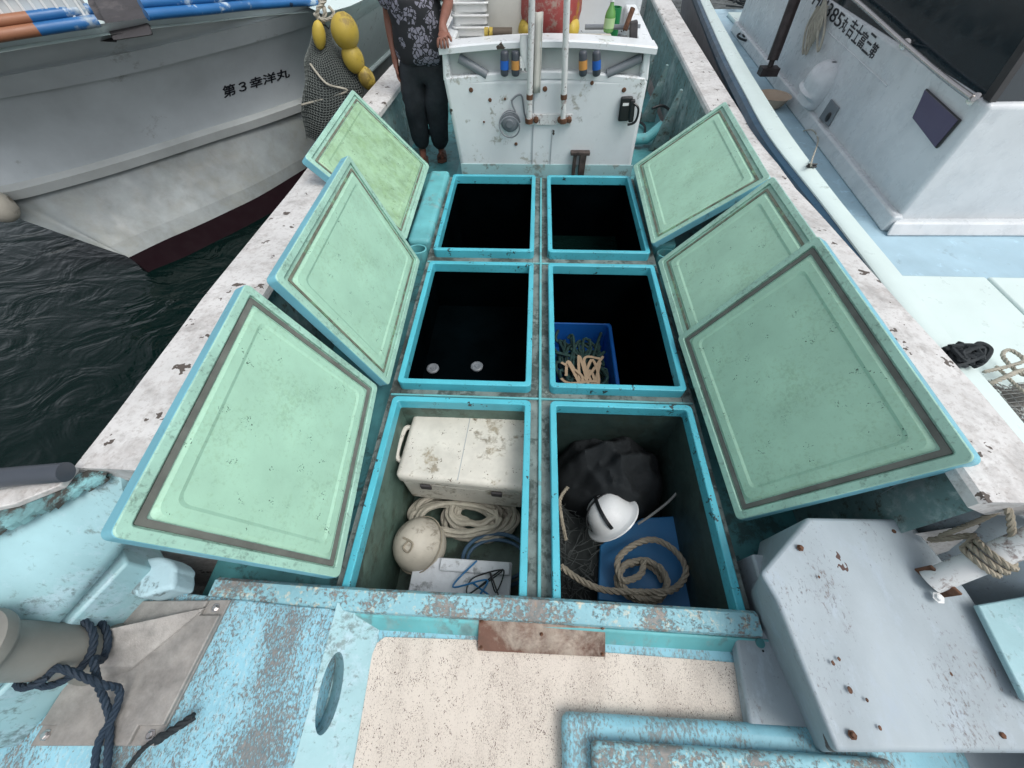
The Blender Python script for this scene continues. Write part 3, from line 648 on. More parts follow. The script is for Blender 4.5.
c = P(660, 118, -.03)
tag(obj('hose_loop', tube(smoothpath([c+Vector((-.12, -.02, .10)), c+Vector((0, .03, .11)), c+Vector((.10, 0, .06)), c+Vector((.10, -.08, 0)), c+Vector((.02, -.12, -.13))], 8), .014, 7), m_black, None, smooth=True), 'short black hose bent over the teal deck pipe by the console', 'hose')

# ================================================================== LIDS
def lid(A, B, C, label, lining, gask, gm, gw, th=.055, rimm=m_mintrim):
    """A inner-near, B inner-far, C outer-far; underside faces up"""
    A, B, C = Vector(A), Vector(B), Vector(C); l = (B-A).length; wv = (C-B); wd = wv.length
    M = frame(A, B-A, wv)                       # local x along length, y outwards
    if M.to_3x3().col[2].z < 0:
        M = frame(B, A-B, wv)
    r = thing('hatch_lid', label, 'hatch lid', (0, 0, 0), 'hatch lids lifted off and propped outwards')
    r.matrix_basis = M
    def loc(name, vf, m, **k): return obj(name, vf, m, r, world=False, **k)
    O = rrect(0, l, 0, wd, .022)
    loc('outer_skin', ring(O, rrect(.008, l-.008, .008, wd-.008, .018), -th, -.004), m_lidout, bevel=.003)
    loc('outer_face', prism(rrect(.004, l-.004, .004, wd-.004, .018), -th-.002, -th+.02), m_lidout)
    loc('rim', ring(rrect(.001, l-.001, .001, wd-.001, .022), rrect(.034, l-.034, .034, wd-.034, .012), -.012, .0), rimm, bevel=.004)
    loc('lining', prism(rrect(.012, l-.012, .012, wd-.012, .02), -th+.024, -.014), rimm)
    g0, g1 = gm, gm+gw
    loc('gasket', ring(rrect(g0, l-g0, g0, wd-g0, .006), rrect(g1, l-g1, g1, wd-g1, .006), -.0135, -.008), gask, bevel=.001)
    i0 = g1+.004; i1 = g1+.05
    pa = [Vector((*p, -.0136)) for p in rrect(i0, l-i0, i0, wd-i0, .02)]; pb = [Vector((*p, -.004)) for p in rrect(i0+.012, l-i0-.012, i0+.012, wd-i0-.012, .03)]
    pc_ = [Vector((*p, -.004)) for p in rrect(i1, l-i1, i1, wd-i1, .03)]; pd = [Vector((*p, -.009)) for p in rrect(i1+.012, l-i1-.012, i1+.012, wd-i1-.012, .03)]
    V, Fc = grid([pa, pb, pc_, pd], True); n = len(pa); Fc.append([3*n+i for i in range(n)])
    loc('inner_panel', (V, Fc), lining)
    return r
lid((-.744, .239, .051), (-.821, 1.200, .063), (-1.121, 1.167, .807), 'nearest lid on the left, mint lining with wide grey gasket', m_mint, m_gasket, .040, .021)
lid((-.780, 1.236, .016), (-.830, 2.423, -.02), (-1.112, 2.452, .730), 'middle lid on the left, clean mint lining, over the near left lid', m_mint, m_gasketd, .055, .012)
lid((-.955, 2.60, .04), (-.975, 3.765, .05), (-1.50, 3.755, .655), 'farthest lid on the left, speckled yellowish green lining, beside the standing person', m_mint2, m_gasketd, .055, .014)
lid((.975, .560, .0), (.905, 1.632, .055), (1.293, 1.594, .762), 'nearest lid on the right, big mint lining with dark grey gasket, above the lilac box', m_mint, m_gasket, .040, .020)
lid((.930, 1.26, .03), (.925, 2.40, .03), (1.425, 2.40, .645), 'middle lid on the right, half hidden between its two neighbours', m_mint, m_gasketd, .055, .014)
lid((.904, 2.576, .05), (.912, 3.711, .09), (1.515, 3.683, .600), 'farthest lid on the right, leaning low beside the white console', m_mint, m_gasketd, .055, .014)

# ================================================================== CONTENTS OF THE NEAR HOLDS
def rotz(a): return Matrix.Rotation(a, 4, 'Z')
# cooler
ZC = -.18
ca = P(396, 474, ZC); cb = P(522, 487, ZC); ch = P(403, 412, ZC)
M = frame(ca, cb-ca, (ch-ca)); Lx = .72; Ly = .43
cool = thing('cool_box', 'big stained white cool box inside the near left hold', 'cool box', ca-Vector((0, 0, .36)))
M.translation = ca
obj('box_body', xf(box(.0, Lx-.02, .0, Ly-.01, -.36, -.10), M), m_whitedirty, cool, bevel=.025, seg=3)
lidc = obj('lid', xf(box(-.008, Lx, -.012, Ly, -.095, 0), M), m_whitedirty, cool, bevel=.03, seg=4)
obj('lid_seam', xf(box(Lx*.47, Lx*.47+.004, .0, Ly-.03, .0, .0012), M), m_ghost, lidc)
pts_ = [(.15, -.004), (.17, .03), (.27, .045), (.36, .03), (.42, .05), (.47, .03), (.52, .03), (.53, .05), (.58, .03), (.64, -.004)]
for x in (.12, .52): 
    la = obj('latch', xf(box(x, x+.06, -.024, -.010, -.13, -.08), M), m_rubber, cool, bevel=.004)
hp = smoothpath([M @ Vector(p) for p in ((-.01, .10, -.06), (-.04, .12, -.04), (-.045, .20, -.03), (-.04, .30, -.04), (-.01, .32, -.06))], 6)
obj('handle', tube(hp, .015, 8), m_whitedirty, cool, smooth=True)
# coiled ropes beneath the cooler
def coil(c, rx, ry, turns, r, jit, seed, tilt=(0, 0), z=0, lift=.012):
    k = random.Random(seed); pts = []
    n = int(turns*14)
    for i in range(n+1):
        a = 2*math.pi*i/14; s = 1+jit*math.sin(i*.37+seed)
        pts.append(Vector((c[0]+rx*s*math.cos(a)+k.uniform(-1, 1)*jit*.05, c[1]+ry*s*math.sin(a)+k.uniform(-1, 1)*jit*.05, c[2]+lift*i/14+tilt[0]*math.cos(a)+tilt[1]*math.sin(a)+k.uniform(-.004, .004))))
    return smoothpath(pts, 4)
cr = P(460, 520, -.62)
tag(obj('rope', J(tube(coil((cr.x, cr.y+.05, -.70), .30, .13, 7, .016, .10, 2, lift=.014), .016, 7), tube(coil((cr.x+.12, cr.y+.02, -.66), .20, .12, 5, .016, .16, 5, lift=.016), .016, 7), tube(coil((cr.x+.10, cr.y+.04, -.62), .13, .07, 4, .016, .2, 8, lift=.016), .016, 7), tube(coil((cr.x-.02, cr.y+.0, -.60), .24, .09, 3, .016, .14, 11, lift=.02), .016, 7)), m_ropelight, None, smooth=True), 'thick pale grey rope coiled under the white cool box', 'rope')
# buoy
cbuoy = P(420, 545, -.52)
by = thing('buoy', 'dirty cream ball buoy at the bottom of the near left hold', 'buoy', cbuoy-Vector((0, 0, .125)))
rows = []
obj('float_ball', ellipsoid(cbuoy, .15, .15, .16, 28, 18), m_fender, by, smooth=True)
obj('lashing', J(tube([cbuoy+Vector((.154*math.cos(a)*.9, .154*math.sin(a), .072*math.cos(a)+.02)) for a in [i*math.pi/16 for i in range(32)]], .004, 5, closed=True),
                 tube(smoothpath([cbuoy+Vector((-.03, -.02, .16)), cbuoy+Vector((-.05, -.05, .15)), cbuoy+Vector((-.02, -.07, .145)), cbuoy+Vector((0, -.03, .163)), cbuoy+Vector((-.06, .0, .155))], 6), .006, 5)), m_rope, by, smooth=True)
# foam box + cords
fa = P(410, 590, -.48); fb = P(518, 598, -.48)
M = frame(fa, fb-fa, P(415, 556, -.48)-fa)
fbx = thing('foam_box', 'white polystyrene box tangled with blue and black cord', 'foam box', fa-Vector((0, 0, .25)))
obj('box_body', xf(box(0, .52, -.1, .16, -.26, -.03), M), m_foam, fbx, bevel=.01); obj('lid', xf(box(-.01, .53, -.11, .17, -.028, .0), M), m_foam, fbx, bevel=.008)
obj('lid_rim', xf(box(.14, .52, .10, .165, .001, .022), M), m_foam, fbx, bevel=.006)
def scribble(M, ext, n, r, seed, h=.01):
    k = random.Random(seed); p = [Vector((k.uniform(ext[0], ext[1]), k.uniform(ext[2], ext[3]), h+k.uniform(0, .03))) for _ in range(n)]
    return tube([M @ q for q in smoothpath(p, 8)], r, 6)
tag(obj('cord', scribble(M, (.28, .5, -.02, .15), 9, .004, 4, .03), m_black, None, smooth=True), 'thin black cord looped on the foam box in the near left hold', 'cord')
tag(obj('cord', scribble(M, (.18, .5, -.02, .17), 7, .005, 9, .035), m_bluesheet, None, smooth=True), 'thin blue cord lying over the foam box in the near left hold', 'cord')
hb_ = P(497, 560, -.62)
tag(obj('hoop', J(tube([Vector((hb_.x+.20*math.cos(a), hb_.y+.14*math.sin(a), hb_.z+.03*math.sin(a))) for a in [i*math.pi/20 for i in range(40)]], .012, 8, closed=True),
                  tube([Vector((hb_.x+.17*math.cos(a), hb_.y+.11*math.sin(a), hb_.z+.01)) for a in [i*math.pi/20 for i in range(40)]], .010, 8, closed=True)), mat('dull blue hoop', (.05, .11, .18), .5), None, smooth=True), 'dull blue plastic hoops lying behind the foam box', 'hoop')
# right near hold: net heap, black bag, helmet, blue board, rope coil
k = random.Random(8); rows = []
x0, x1, y0, y1 = .15, .89, .20, 1.15
NX = 26
def heap(x, y):
    u = (x-x0)/(x1-x0); v = (y-y0)/(y1-y0)
    return -.72+.10*math.sin(3*u+1)*math.sin(2.5*v)+.02*math.sin(17*u+3*v)+.02*math.sin(13*v-5*u)
rows = [[Vector((x0+(x1-x0)*i/NX, y0+(y1-y0)*j/NX, heap(x0+(x1-x0)*i/NX, y0+(y1-y0)*j/NX)+k.uniform(-.012, .012))) for i in range(NX+1)] for j in range(NX+1)]
tag(obj('net_heap', grid(rows), m_net, None, smooth=True), 'dark fishing net heaped over the bottom of the near right hold', 'net')
# twine strands on top of heap, part of a second net piece along the left wall
st = []
for q in range(90):
    x = k.uniform(x0+.01, x0+.30); y = k.uniform(y0, y1-.05); p = [Vector((x+k.uniform(-.05, .05)*t, y+k.uniform(-.05, .05)*t, heap(x, y)+.02+k.uniform(0, .03))) for t in range(4)]
    st.append(tube(smoothpath(p, 3), .0022, 4))
tag(obj('net_twine', J(*st), m_twine, None), 'loose grey twine of the net along the left side of the near right hold', 'net twine', kind='stuff')
# black bag: draped lumpy mound
def bump2(x, y): return max(0, 1-((x-.54)/.36)**2-((y-.98)/.30)**2)
rows = []
from mathutils import noise as mn
for j in range(71):
    r_ = []
    for i in range(71):
        x = .20+.68*i/70; y = .66+.50*j/70; b = bump2(x, y)
        z = -.70+.38*b**.5+.035*math.sin(18*x+5*math.sin(9*y))*b**.4+.025*math.sin(27*y+13*x+3*math.sin(7*x))*b**.4
        z += (.11*(.5-abs(mn.noise(Vector((x*6, y*4, 1.3)))))+.05*(.5-abs(mn.noise(Vector((x*15, y*11, 4.3))))))*min(1, b**.4)
        r_.append(Vector((x, y, z)))
    rows.append(r_)
tag(obj('black_bag', grid(rows), m_tarp, None, smooth=True), 'crumpled black cloth bag filling the back of the near right hold', 'bag')
# blue board
bb = [P(*q, -.60) for q in ((672, 516), (690, 600), (604, 600), (640, 517))]
bb[0] = P(676, 516, -.52); bb[1] = P(706, 612, -.52); bb[2] = P(598, 600, -.56); bb[3] = P(600, 545, -.60); bb5 = P(642, 518, -.56)
tag(obj('blue_board', ([*[p for p in (bb[0], bb[1], bb[2], bb[3], bb5)], *[p-Vector((0, 0, .04)) for p in (bb[0], bb[1], bb[2], bb[3], bb5)]],
        [[0, 1, 2, 3, 4], [9, 8, 7, 6, 5]]+[[i, (i+1) % 5, 5+(i+1) % 5, 5+i] for i in range(5)]), m_bluesheet, None, bevel=.006), 'blue foam board under the rope in the near right hold', 'board')
# helmet-like moulded white cap with black strap
hc = P(606, 512, -.42)
R = Matrix.Rotation(.9, 3, 'Z') @ Matrix.Rotation(-.95, 3, 'X')
hel = thing('hard_hat', 'white moulded hard hat with black straps lying in the near right hold', 'hard hat', hc)
rows = []
for (r, z) in ((.008, .078), (.04, .074), (.07, .060), (.092, .034), (.104, .0), (.112, -.028), (.118, -.034), (.135, -.038), (.137, -.044), (.116, -.042), (.104, -.03), (.098, 0)):
    rows.append([hc+R @ Vector((r*math.cos(a)*1.0, r*math.sin(a)*(.9 if math.sin(a) > 0 else (1.0 if r < .112 else 1.12)), z))*1.2 for a in [2*math.pi*i/32 for i in range(32)]])
obj('shell', grid(rows, True), m_helmet, hel, smooth=True)
def arcstrap(rot, wdt):
    rows = []
    for i in range(19):
        a = math.radians(-12+204*i/18); rows.append([hc+R @ (Matrix.Rotation(rot, 3, 'Z') @ Vector((.138*math.cos(a), s, .100*math.sin(a) if math.sin(a) > 0 else .13*math.sin(a)))) for s in (-wdt, wdt)])
    return grid(rows)
s1 = obj('strap', arcstrap(.9, .010), m_black, hel); s2 = obj('strap', arcstrap(-.3, .007), m_black, hel)
for s in (s1, s2): so = s.modifiers.new('S', 'SOLIDIFY'); so.thickness = .006
# laid rope coil
rc = P(640, 580, -.44)
path = coil((rc.x+.01, rc.y+.005, -.50), .125, .095, 2.2, .02, .10, 3, lift=.028)
path2 = smoothpath([P(*q, -.44) for q in ((561, 566), (580, 580), (605, 590), (640, 592), (672, 590), (686, 572), (676, 552), (655, 540), (634, 545), (618, 560), (622, 580), (640, 575), (644, 560))], 10)
tag(obj('rope_coil', J(laid(path2, .017), laid(path, .017)), m_rope, None, smooth=True), 'thick twisted brown-grey rope coiled on the blue board', 'rope')
gp = smoothpath([P(566, 540, -.4), P(562, 520, -.36), P(560, 500, -.36), P(568, 487, -.4)], 6)
tag(obj('rope', laid([*gp], .010), m_rope, None, smooth=True), 'short loop of grey rope beside the white hard hat', 'rope')
gp = smoothpath([P(684, 485, -.4), P(668, 502, -.42), P(650, 516, -.45), P(638, 524, -.47)], 6)
tag(obj('rope', tube(gp, .007, 7), m_netlight, None, smooth=True), 'thin grey cord trailing from the black bag in the near right hold', 'rope')
# blue basket in the middle right hold
ba = P(556, 384, -.62); bc = P(620, 386, -.62); bt = P(604, 322, -.62)
bk_ = thing('basket', 'blue plastic basket of nets and straps in the middle right hold', 'basket', ((ba.x+bc.x)/2, ba.y+.2, -.95))
bx0, bx1, by0, by1 = .165, bc.x, YS[2]+.04, bt.y
obj('basket_shell', J(ring(rrect(bx0+.02, bx1-.02, by0+.02, by1-.02, .05), rrect(bx0+.03, bx1-.03, by0+.03, by1-.03, .04), -.95, -.62), prism(rrect(bx0+.03, bx1-.03, by0+.03, by1-.03, .04), -.95, -.935)), m_bluebox, bk_, bevel=.003)
obj('basket_rim', ring(rrect(bx0, bx1, by0, by1, .06), rrect(bx0+.028, bx1-.028, by0+.028, by1-.028, .045), -.645, -.612), m_bluebox, bk_, bevel=.006)
k = random.Random(12)
MB_ = Matrix.Translation((bx0, by0, -.68))
ww, hh = bx1-bx0, by1-by0
tag(obj('net_bundle', J(*[tube([MB_ @ q for q in smoothpath([Vector((k.uniform(.06, ww-.06), k.uniform(.06, hh-.06), k.uniform(-.1, .03))) for _ in range(5)], 6)], .013, 6) for _ in range(26)]), mat('dark green net', (.012, .045, .042), .8, var=.5, vscale=30), None, smooth=True), 'dark green netting bundled inside the blue basket', 'net')
stp = []
for q in range(9):
    p = smoothpath([Vector((k.uniform(.06, ww-.06), k.uniform(.05, hh*.7), .035+k.uniform(0, .03))) for _ in range(4)], 8)
    rows = []
    for i, v_ in enumerate(p):
        t = (p[min(i+1, len(p)-1)]-p[max(i-1, 0)]).normalized(); s_ = t.cross(Vector((0, 0, 1))).normalized()*.011
        rows.append([MB_ @ (v_-s_), MB_ @ (v_+s_)])
    stp.append(grid(rows))
o = tag(obj('webbing_straps', J(*stp), mat('tan webbing', (.40, .30, .20), .8), None), 'tan webbing straps on top of the net in the blue basket', 'straps')
so = o.modifiers.new('S', 'SOLIDIFY'); so.thickness = .003

# ================================================================== ROPES AND PIPES ON THE NEAR END
def around(c, r, z0, turns, rr, n=28):
    return [Vector((c.x+r*math.cos(2*math.pi*i/n), c.y+r*math.sin(2*math.pi*i/n), z0+rr*2*i/n+.01*math.sin(i*.4))) for i in range(int(n*turns)+1)]
zc = ZA+.12
lp = around(pc, .094, ZA+.07, 1.9, .034)
tail = P(108, 716, ZA+.02)
tag(obj('mooring_rope', J(laid(lp, .0115, n=6), laid(smoothpath([lp[1], lp[0]+Vector((.0, -.02, 0)), P(94, 660, ZA+.17), P(98, 684, ZA+.09), P(106, 704, ZA+.03), P(110, 728, ZA+.018), P(104, 800, ZA)], 10), .0115, n=6),
        laid(smoothpath([lp[-1], lp[-1]+(lp[-1]-lp[-2])*1.2, P(100, 684, ZA+.14), P(119, 690, ZA+.06), P(114, 714, ZA+.03), P(98, 745, ZA+.018), P(92, 800, ZA)], 10), .0115, n=6)), m_navyrope, None, smooth=True), 'navy twisted mooring rope looped around the left bollard post', 'rope')
tag(obj('rope_end', J(laid(smoothpath([P(112, 790, ZA+.01), P(140, 752, ZA+.016), P(160, 736, ZA+.02)], 8), .008, n=6), laid(smoothpath([P(155, 741, ZA+.02), P(176, 728, ZA+.024), P(197, 714, ZA+.02)], 8), .013, n=6),
        ellipsoid(P(160, 738, ZA+.022), .016, .016, .014)), m_blackrope, None, smooth=True), 'knotted dark rope end lying over the plate corner bolt', 'rope')
gp0, gp1 = P(66, 472, .70), P(-90, 486, .72)
tag(obj('grey_pipe', ring([(0, 0)]*3, [(0, 0)]*3, 0, 0) if False else lathe_dir([(.024, 0), (.030, 0), (.030, .9), (.024, .9), (.024, .02)], gp0, gp1-gp0, 28), m_greyd, None, smooth=True), 'dark grey plastic pipe lying on the left rail', 'pipe')
# rope round right stanchion
d = (pb-pa).normalized(); q_ = d.to_track_quat('Z', 'Y').to_matrix()
def helix(c, r, n0, pitch, turns): return [c+q_ @ Vector((r*math.cos(2*math.pi*i/16), r*math.sin(2*math.pi*i/16), pitch*i/16)) for i in range(int(turns*16)+1)]
hp_ = helix(pa.lerp(pb, .36), .046, 0, .022, 2.6)
tag(obj('lashing_rope', J(laid(smoothpath([P(929, 540, .34), P(950, 538, .40), P(975, 536, .46), hp_[0]], 6)+hp_, .010), laid(smoothpath([hp_[-1], P(1010, 515, .60), P(1000, 500, .62), P(1040, 500, .66)], 8), .010),
        laid(smoothpath([P(940, 536, .38), P(980, 520, .52), P(1010, 505, .60)], 8), .008)), m_rope, None, smooth=True), 'frayed grey rope lashed around the white slanting stanchion on the right', 'rope')

# ================================================================== THINGS ON THE CONSOLE
zt = .86
def stackpos(u, v, y): return PY(u, v, y)
bc_ = PY(472, 20, 4.45)
bs = thing('basket_stack', 'stack of nested white baskets behind the resting hand', 'baskets', (bc_.x, 4.45, .74))
for i in range(6):
    z = .80+.075*i
    obj('basket', J(ring(rrect(bc_.x-.15, bc_.x+.15, 4.33, 4.58, .04), rrect(bc_.x-.135, bc_.x+.135, 4.345, 4.565, .035), z-.02 if i else .745, z+.03), ring(rrect(bc_.x-.165, bc_.x+.165, 4.315, 4.595, .045), rrect(bc_.x-.14, bc_.x+.14, 4.34, 4.57, .035), z+.028, z+.042)), m_helmet, bs, bevel=.004)
tc_ = PY(508, 18, 4.45)
rows = [[Vector((tc_.x+s*math.copysign(abs(math.cos(a))**.6, math.cos(a))*.19, 4.47+s*math.copysign(abs(math.sin(a))**.6, math.sin(a))*.16, z)) for a in [2*math.pi*i/32 for i in range(32)]] for s, z in ((.9, .745), (1.0, .80), (1.02, 1.0), (1.0, 1.13), (.92, 1.18), (.6, 1.195), (.02, 1.2))]
tag(obj('tub', grid(rows, True), m_sack, None, smooth=True), 'rounded off-white tub standing behind the left pole', 'tub')
rb = PY(549, 12, 4.5)
rbd = thing('mooring_buoy', 'large faded red buoy with yellow patches between the two poles', 'buoy', (rb.x, 4.45, .74))
obj('buoy_body', lathe([(.05, .745), (.16, .78), (.235, .86), (.27, 1.0), (.265, 1.12), (.20, 1.24), (.10, 1.30), (.05, 1.36), (.04, 1.40)], 30, (rb.x, 4.45, 0)), m_red, rbd, smooth=True)
for s in (-1, 1): obj('yellow_patch', ellipsoid((rb.x+s*.19, 4.36, .90), .07, .13, .08), m_yellow, rbd, smooth=True)
obj('eye', lathe([(.05, 0), (.04, .03), (.01, .03)], 16, (rb.x, 4.2, 1.06), axis='Y'), m_grey, rbd, smooth=True)
tag(obj('wooden_club', J(tube([PY(491, 33, 4.15), PY(512, 33, 4.15)], .035, 10)), mat('dark worn wood', (.09, .07, .05), .7), None, smooth=True), 'short dark wooden bar with yellow tape on the console', 'bar')
o = bpy.data.objects[-1] if False else None
wc = bpy.data.objects['wooden_club']
for u in (486.5, 491): obj('tape_band', lathe_dir([(.04, -.015), (.04, .015)], PY(u, 33.5, 4.15), PY(526, 33, 4.15)-PY(495, 33, 4.15), 12), m_yellow, wc, smooth=True)
# glove over the rim
ga = PY(524, 43, YC-.05)
rows = []
for i, (dx, dz, wv_) in enumerate(((0, .05, .03), (0, 0, .034), (.003, -.06, .032), (.006, -.09, .028), (.01, -.11, .015))):
    rows.append([Vector((ga.x+dx+wv_*math.cos(a), ga.y-.012+.012*math.sin(a), ga.z+dz)) for a in [2*math.pi*j/12 for j in range(12)]])
gl = J(grid(rows, True), *[tube([Vector((ga.x-.024+.014*j, ga.y-.012, ga.z-.08)), Vector((ga.x-.022+.016*j, ga.y-.012, ga.z-.15-.02*(j % 2)))], .010, 8) for j in range(4)])
tag(obj('glove', gl, m_helmet, None, smooth=True), 'white work glove hanging over the console rim by the left pole', 'glove')
ra = PY(538, 55, YC-.03)
rows = [[Vector((ra.x-.03+.06*j/6, ra.y-.01*math.sin(j), ra.z+.25-.5*i/8)) for j in range(7)] for i in range(9)]
o = tag(obj('rag', grid(rows), m_sack, None, smooth=True), 'off-white rag hanging down between the poles', 'rag'); so = o.modifiers.new('S', 'SOLIDIFY'); so.thickness = .008
# bottle and green cup
bt_ = PY(607, 39, 4.12)
bo = thing('bottle', 'green drink bottle standing on the console rim', 'bottle', (bt_.x, 4.12, .925))
obj('bottle_body', lathe([(.034, .925), (.04, .935), (.04, 1.02), (.036, 1.04), (.016, 1.08), (.014, 1.10)], 20, (bt_.x, 4.12, 0)), m_green, bo, smooth=True)
obj('bottle_label', lathe([(.0412, .95), (.0412, 1.01)], 20, (bt_.x, 4.12, 0), cap=False), mat('pale green label', (.35, .5, .25), .5), bo, smooth=True)
obj('cap', lathe([(.018, 1.10), (.018, 1.125)], 14, (bt_.x, 4.12, 0)), m_helmet, bo, smooth=True)
gc_ = PY(614, 20, 4.4)
tag(obj('cup', J(ring([(gc_.x+.05*math.cos(i*math.pi/10), 4.4+.05*math.sin(i*math.pi/10)) for i in range(20)], [(gc_.x+.043*math.cos(i*math.pi/10), 4.4+.043*math.sin(i*math.pi/10)) for i in range(20)], .745, 1.02), lathe([(.045, .745), (.045, .75)], 20, (gc_.x, 4.4, 0))), m_greenb, None, smooth=False), 'dark green plastic cup behind the green bottle', 'cup')
tag(obj('grey_rods', J(tube([PY(585, 27, 4.3), PY(640, 27, 4.3)], .018, 8)), m_grey, None, smooth=True), 'grey metal rod lying behind the green bottle', 'rod')
tag(obj('tool', J(tube([PY(633, 8, 4.25), PY(625, 30, 4.2)], .02, 8)), m_rust, None, smooth=True), 'reddish brown tool handle leaning inside the console', 'tool')
tag(obj('dark_tool', xf(box(-.03, .03, -.10, .08, 0, .05), frame(PY(633, 33, 4.15), (1, 0, .2), (0, 0, 1))), m_rubber, None, bevel=.01), 'dark tool stuck in the right corner of the console', 'tool')

# ================================================================== PERSON
GS = 1.12
def skin(name, nodes, edges, m, parent, sub=2, root=0):
    me = bpy.data.meshes.new(name); me.from_pydata([n[:3] for n in nodes], edges, []); me.update(); me.materials.append(m)
    o = bpy.data.objects.new(name, me); COL.objects.link(o)
    sk = o.modifiers.new('Skin', 'SKIN'); sk.use_smooth_shade = True
    if not me.skin_vertices:
        bm = bmesh.new(); bm.from_mesh(me); bm.verts.layers.skin.verify(); bm.to_mesh(me); bm.free()
    for i, n in enumerate(nodes):
        r = n[3]; r = tuple(q*GS for q in r) if isinstance(r, tuple) else r*GS; me.skin_vertices[0].data[i].radius = r if isinstance(r, tuple) else (r, r)
        me.skin_vertices[0].data[i].use_root = (i == root)
    sb_ = o.modifiers.new('Sub', 'SUBSURF'); sb_.levels = sub; sb_.render_levels = sub
    o.parent = parent; o.matrix_parent_inverse = wm(parent).inverted()
    return o
px, py = -1.03, 4.42; gz = -.2
per = thing('person', 'person in black floral shirt and dark trousers, hand resting on the white console', 'person', (px, py, gz))
hand = Vector((xL1+.045, YC-.005, .915))            # on the rim corner
sh = Vector((px+.20, py+.02, gz+1.40)); elb = Vector((px+.30, py-.06, gz+1.235+.0))
wr = hand+Vector((-.01, .10, .085))
elb = (sh+wr)/2+Vector((.06, .10, -.03))
N = []; E_ = []
def add(p, r, par=None):
    N.append((p[0], p[1], p[2], r)); 
    if par is not None: E_.append((par, len(N)-1))
    return len(N)-1
pel = add((px, py, gz+.93), (.13, .10)); ch1 = add((px, py, gz+1.10), (.125, .10), pel); ch2 = add((px, py, gz+1.28), (.15, .105), ch1); ch3 = add((px, py+.01, gz+1.42), (.10, .075), ch2)
nk = add((px, py-.005, gz+1.50), .055, ch3); hd0 = add((px, py-.02, gz+1.57), (.062, .072), nk); hd1 = add((px, py-.03, gz+1.64), (.075, .092), hd0); hd2 = add((px, py-.02, gz+1.70), (.066, .08), hd1)
s_l = add(sh, .06, ch3); u1 = add(sh.lerp(elb, .5), .047, s_l); e1_ = add(elb, .040, u1); f1_ = add(elb.lerp(wr, .35), .039, e1_); w1_ = add(wr, .026, f1_)
palm = add(hand+Vector((0, .045, .045)), (.038, .018), w1_); kn = add(hand+Vector((.0, .005, .030)), (.036, .016), palm)
for i, (dx, L) in enumerate(((-.036, .85), (-.013, .98), (.011, 1.0), (.034, .9))):
    a_ = add(hand+Vector((dx, -.030, .018)), .0105, kn); b__ = add(hand+Vector((dx*1.1, -.046, -.012*L)), .0095, a_); add(hand+Vector((dx*1.1, -.044, -.038*L)), .008, b__)
t1_ = add(hand+Vector((.05, .028, .018)), .011, palm); add(hand+Vector((.062, -.004, -.004)), .009, t1_)
sh2 = Vector((px-.20, py+.02, gz+1.40)); el2 = Vector((px-.26, py+.05, gz+1.13)); wr2 = Vector((px-.25, py-.03, gz+.90))
s_r = add(sh2, .06, ch3); u2 = add(sh2.lerp(el2, .5), .047, s_r); e2_ = add(el2, .040, u2); f2_ = add(el2.lerp(wr2, .35), .039, e2_); w2_ = add(wr2, .026, f2_)
pm2 = add(wr2+Vector((0, -.01, -.06)), (.018, .036), w2_); kn2 = add(wr2+Vector((0, -.015, -.10)), (.014, .036), pm2)
for dy, L in ((-.034, .8), (-.012, 1), (.01, .95), (.032, .8)):
    a_ = add(wr2+Vector((.004, dy-.015, -.135)), .0095, kn2); add(wr2+Vector((.02, dy-.015, -.135-.045*L)), .0085, a_)
t1_ = add(wr2+Vector((.01, -.055, -.085)), .010, pm2); add(wr2+Vector((.02, -.065, -.115)), .009, t1_)
feet = [Vector((px-.10, py+.0, gz)), Vector((px+.10, py-.03, gz))]
fL = P(408, 160, gz); fR = P(443, 157, gz)
feet = [Vector((px-.17, py-.02, gz)), Vector((fR.x-.02, fR.y+.03, gz))]
for k_, f_ in enumerate(feet):
    hx = px+(-.125 if k_ == 0 else .115)
    h_ = add((hx, py, gz+.86), .09, pel); kn_ = add(((hx+f_.x)/2, py-.03, gz+.50), .056, h_); cf_ = add((f_.x*.7+hx*.3, py+.0, gz+.34), .052, kn_)
    ak = add((f_.x, f_.y+.05, gz+.09), .036, cf_); ml = add((f_.x+.015, f_.y-.04, gz+.048), (.040, .03), ak); add((f_.x+.03, f_.y-.13, gz+.032), (.045, .018), ml)
body = skin('body', N, E_, m_skin, per, 2)
# trousers
GS = 1.42
N = []; E_ = []
pel = add((px, py, gz+.97), (.14, .10)); pl2 = add((px, py, gz+.90), (.15, .105), pel)
for k_, f_ in enumerate(feet):
    hx = px+(-.125 if k_ == 0 else .115)
    a_ = add((hx, py, gz+.76), (.092, .10), pl2); b__ = add(((hx+f_.x)/2, py-.02, gz+.50), .086, a_); c__ = add((f_.x*.7+hx*.3, py+.01, gz+.30), .074, b__); add((f_.x, f_.y+.05, gz+.10), .070, c__)
skin('trousers', N, E_, m_pants, per, 2)
N = []; E_ = []
a0_ = add((px, py, gz+.82), (.185, .14)); a1_ = add((px, py, gz+.96), (.182, .135), a0_); a2_ = add((px, py, gz+1.16), (.18, .132), a1_); a3_ = add((px, py, gz+1.32), (.175, .125), a2_); a4_ = add((px, py+.01, gz+1.45), (.095, .075), a3_)
for s_, e__ in ((sh, elb), (sh2, el2)):
    b__ = add(s_, .082, a4_); add(s_.lerp(e__, .35), .078, b__); add(s_.lerp(e__, .7), .074, len(N)-1)
skin('shirt', N, E_, m_shirt, per, 2)
tx = bpy.data.textures.new('folds', 'CLOUDS'); tx.noise_scale = .09; tx.noise_depth = 2
for o in per.children:
    if o.name.split('.')[0] in ('trousers', 'shirt'):
        dm = o.modifiers.new('Folds', 'DISPLACE'); dm.texture = tx; dm.strength = .045; dm.mid_level = .5
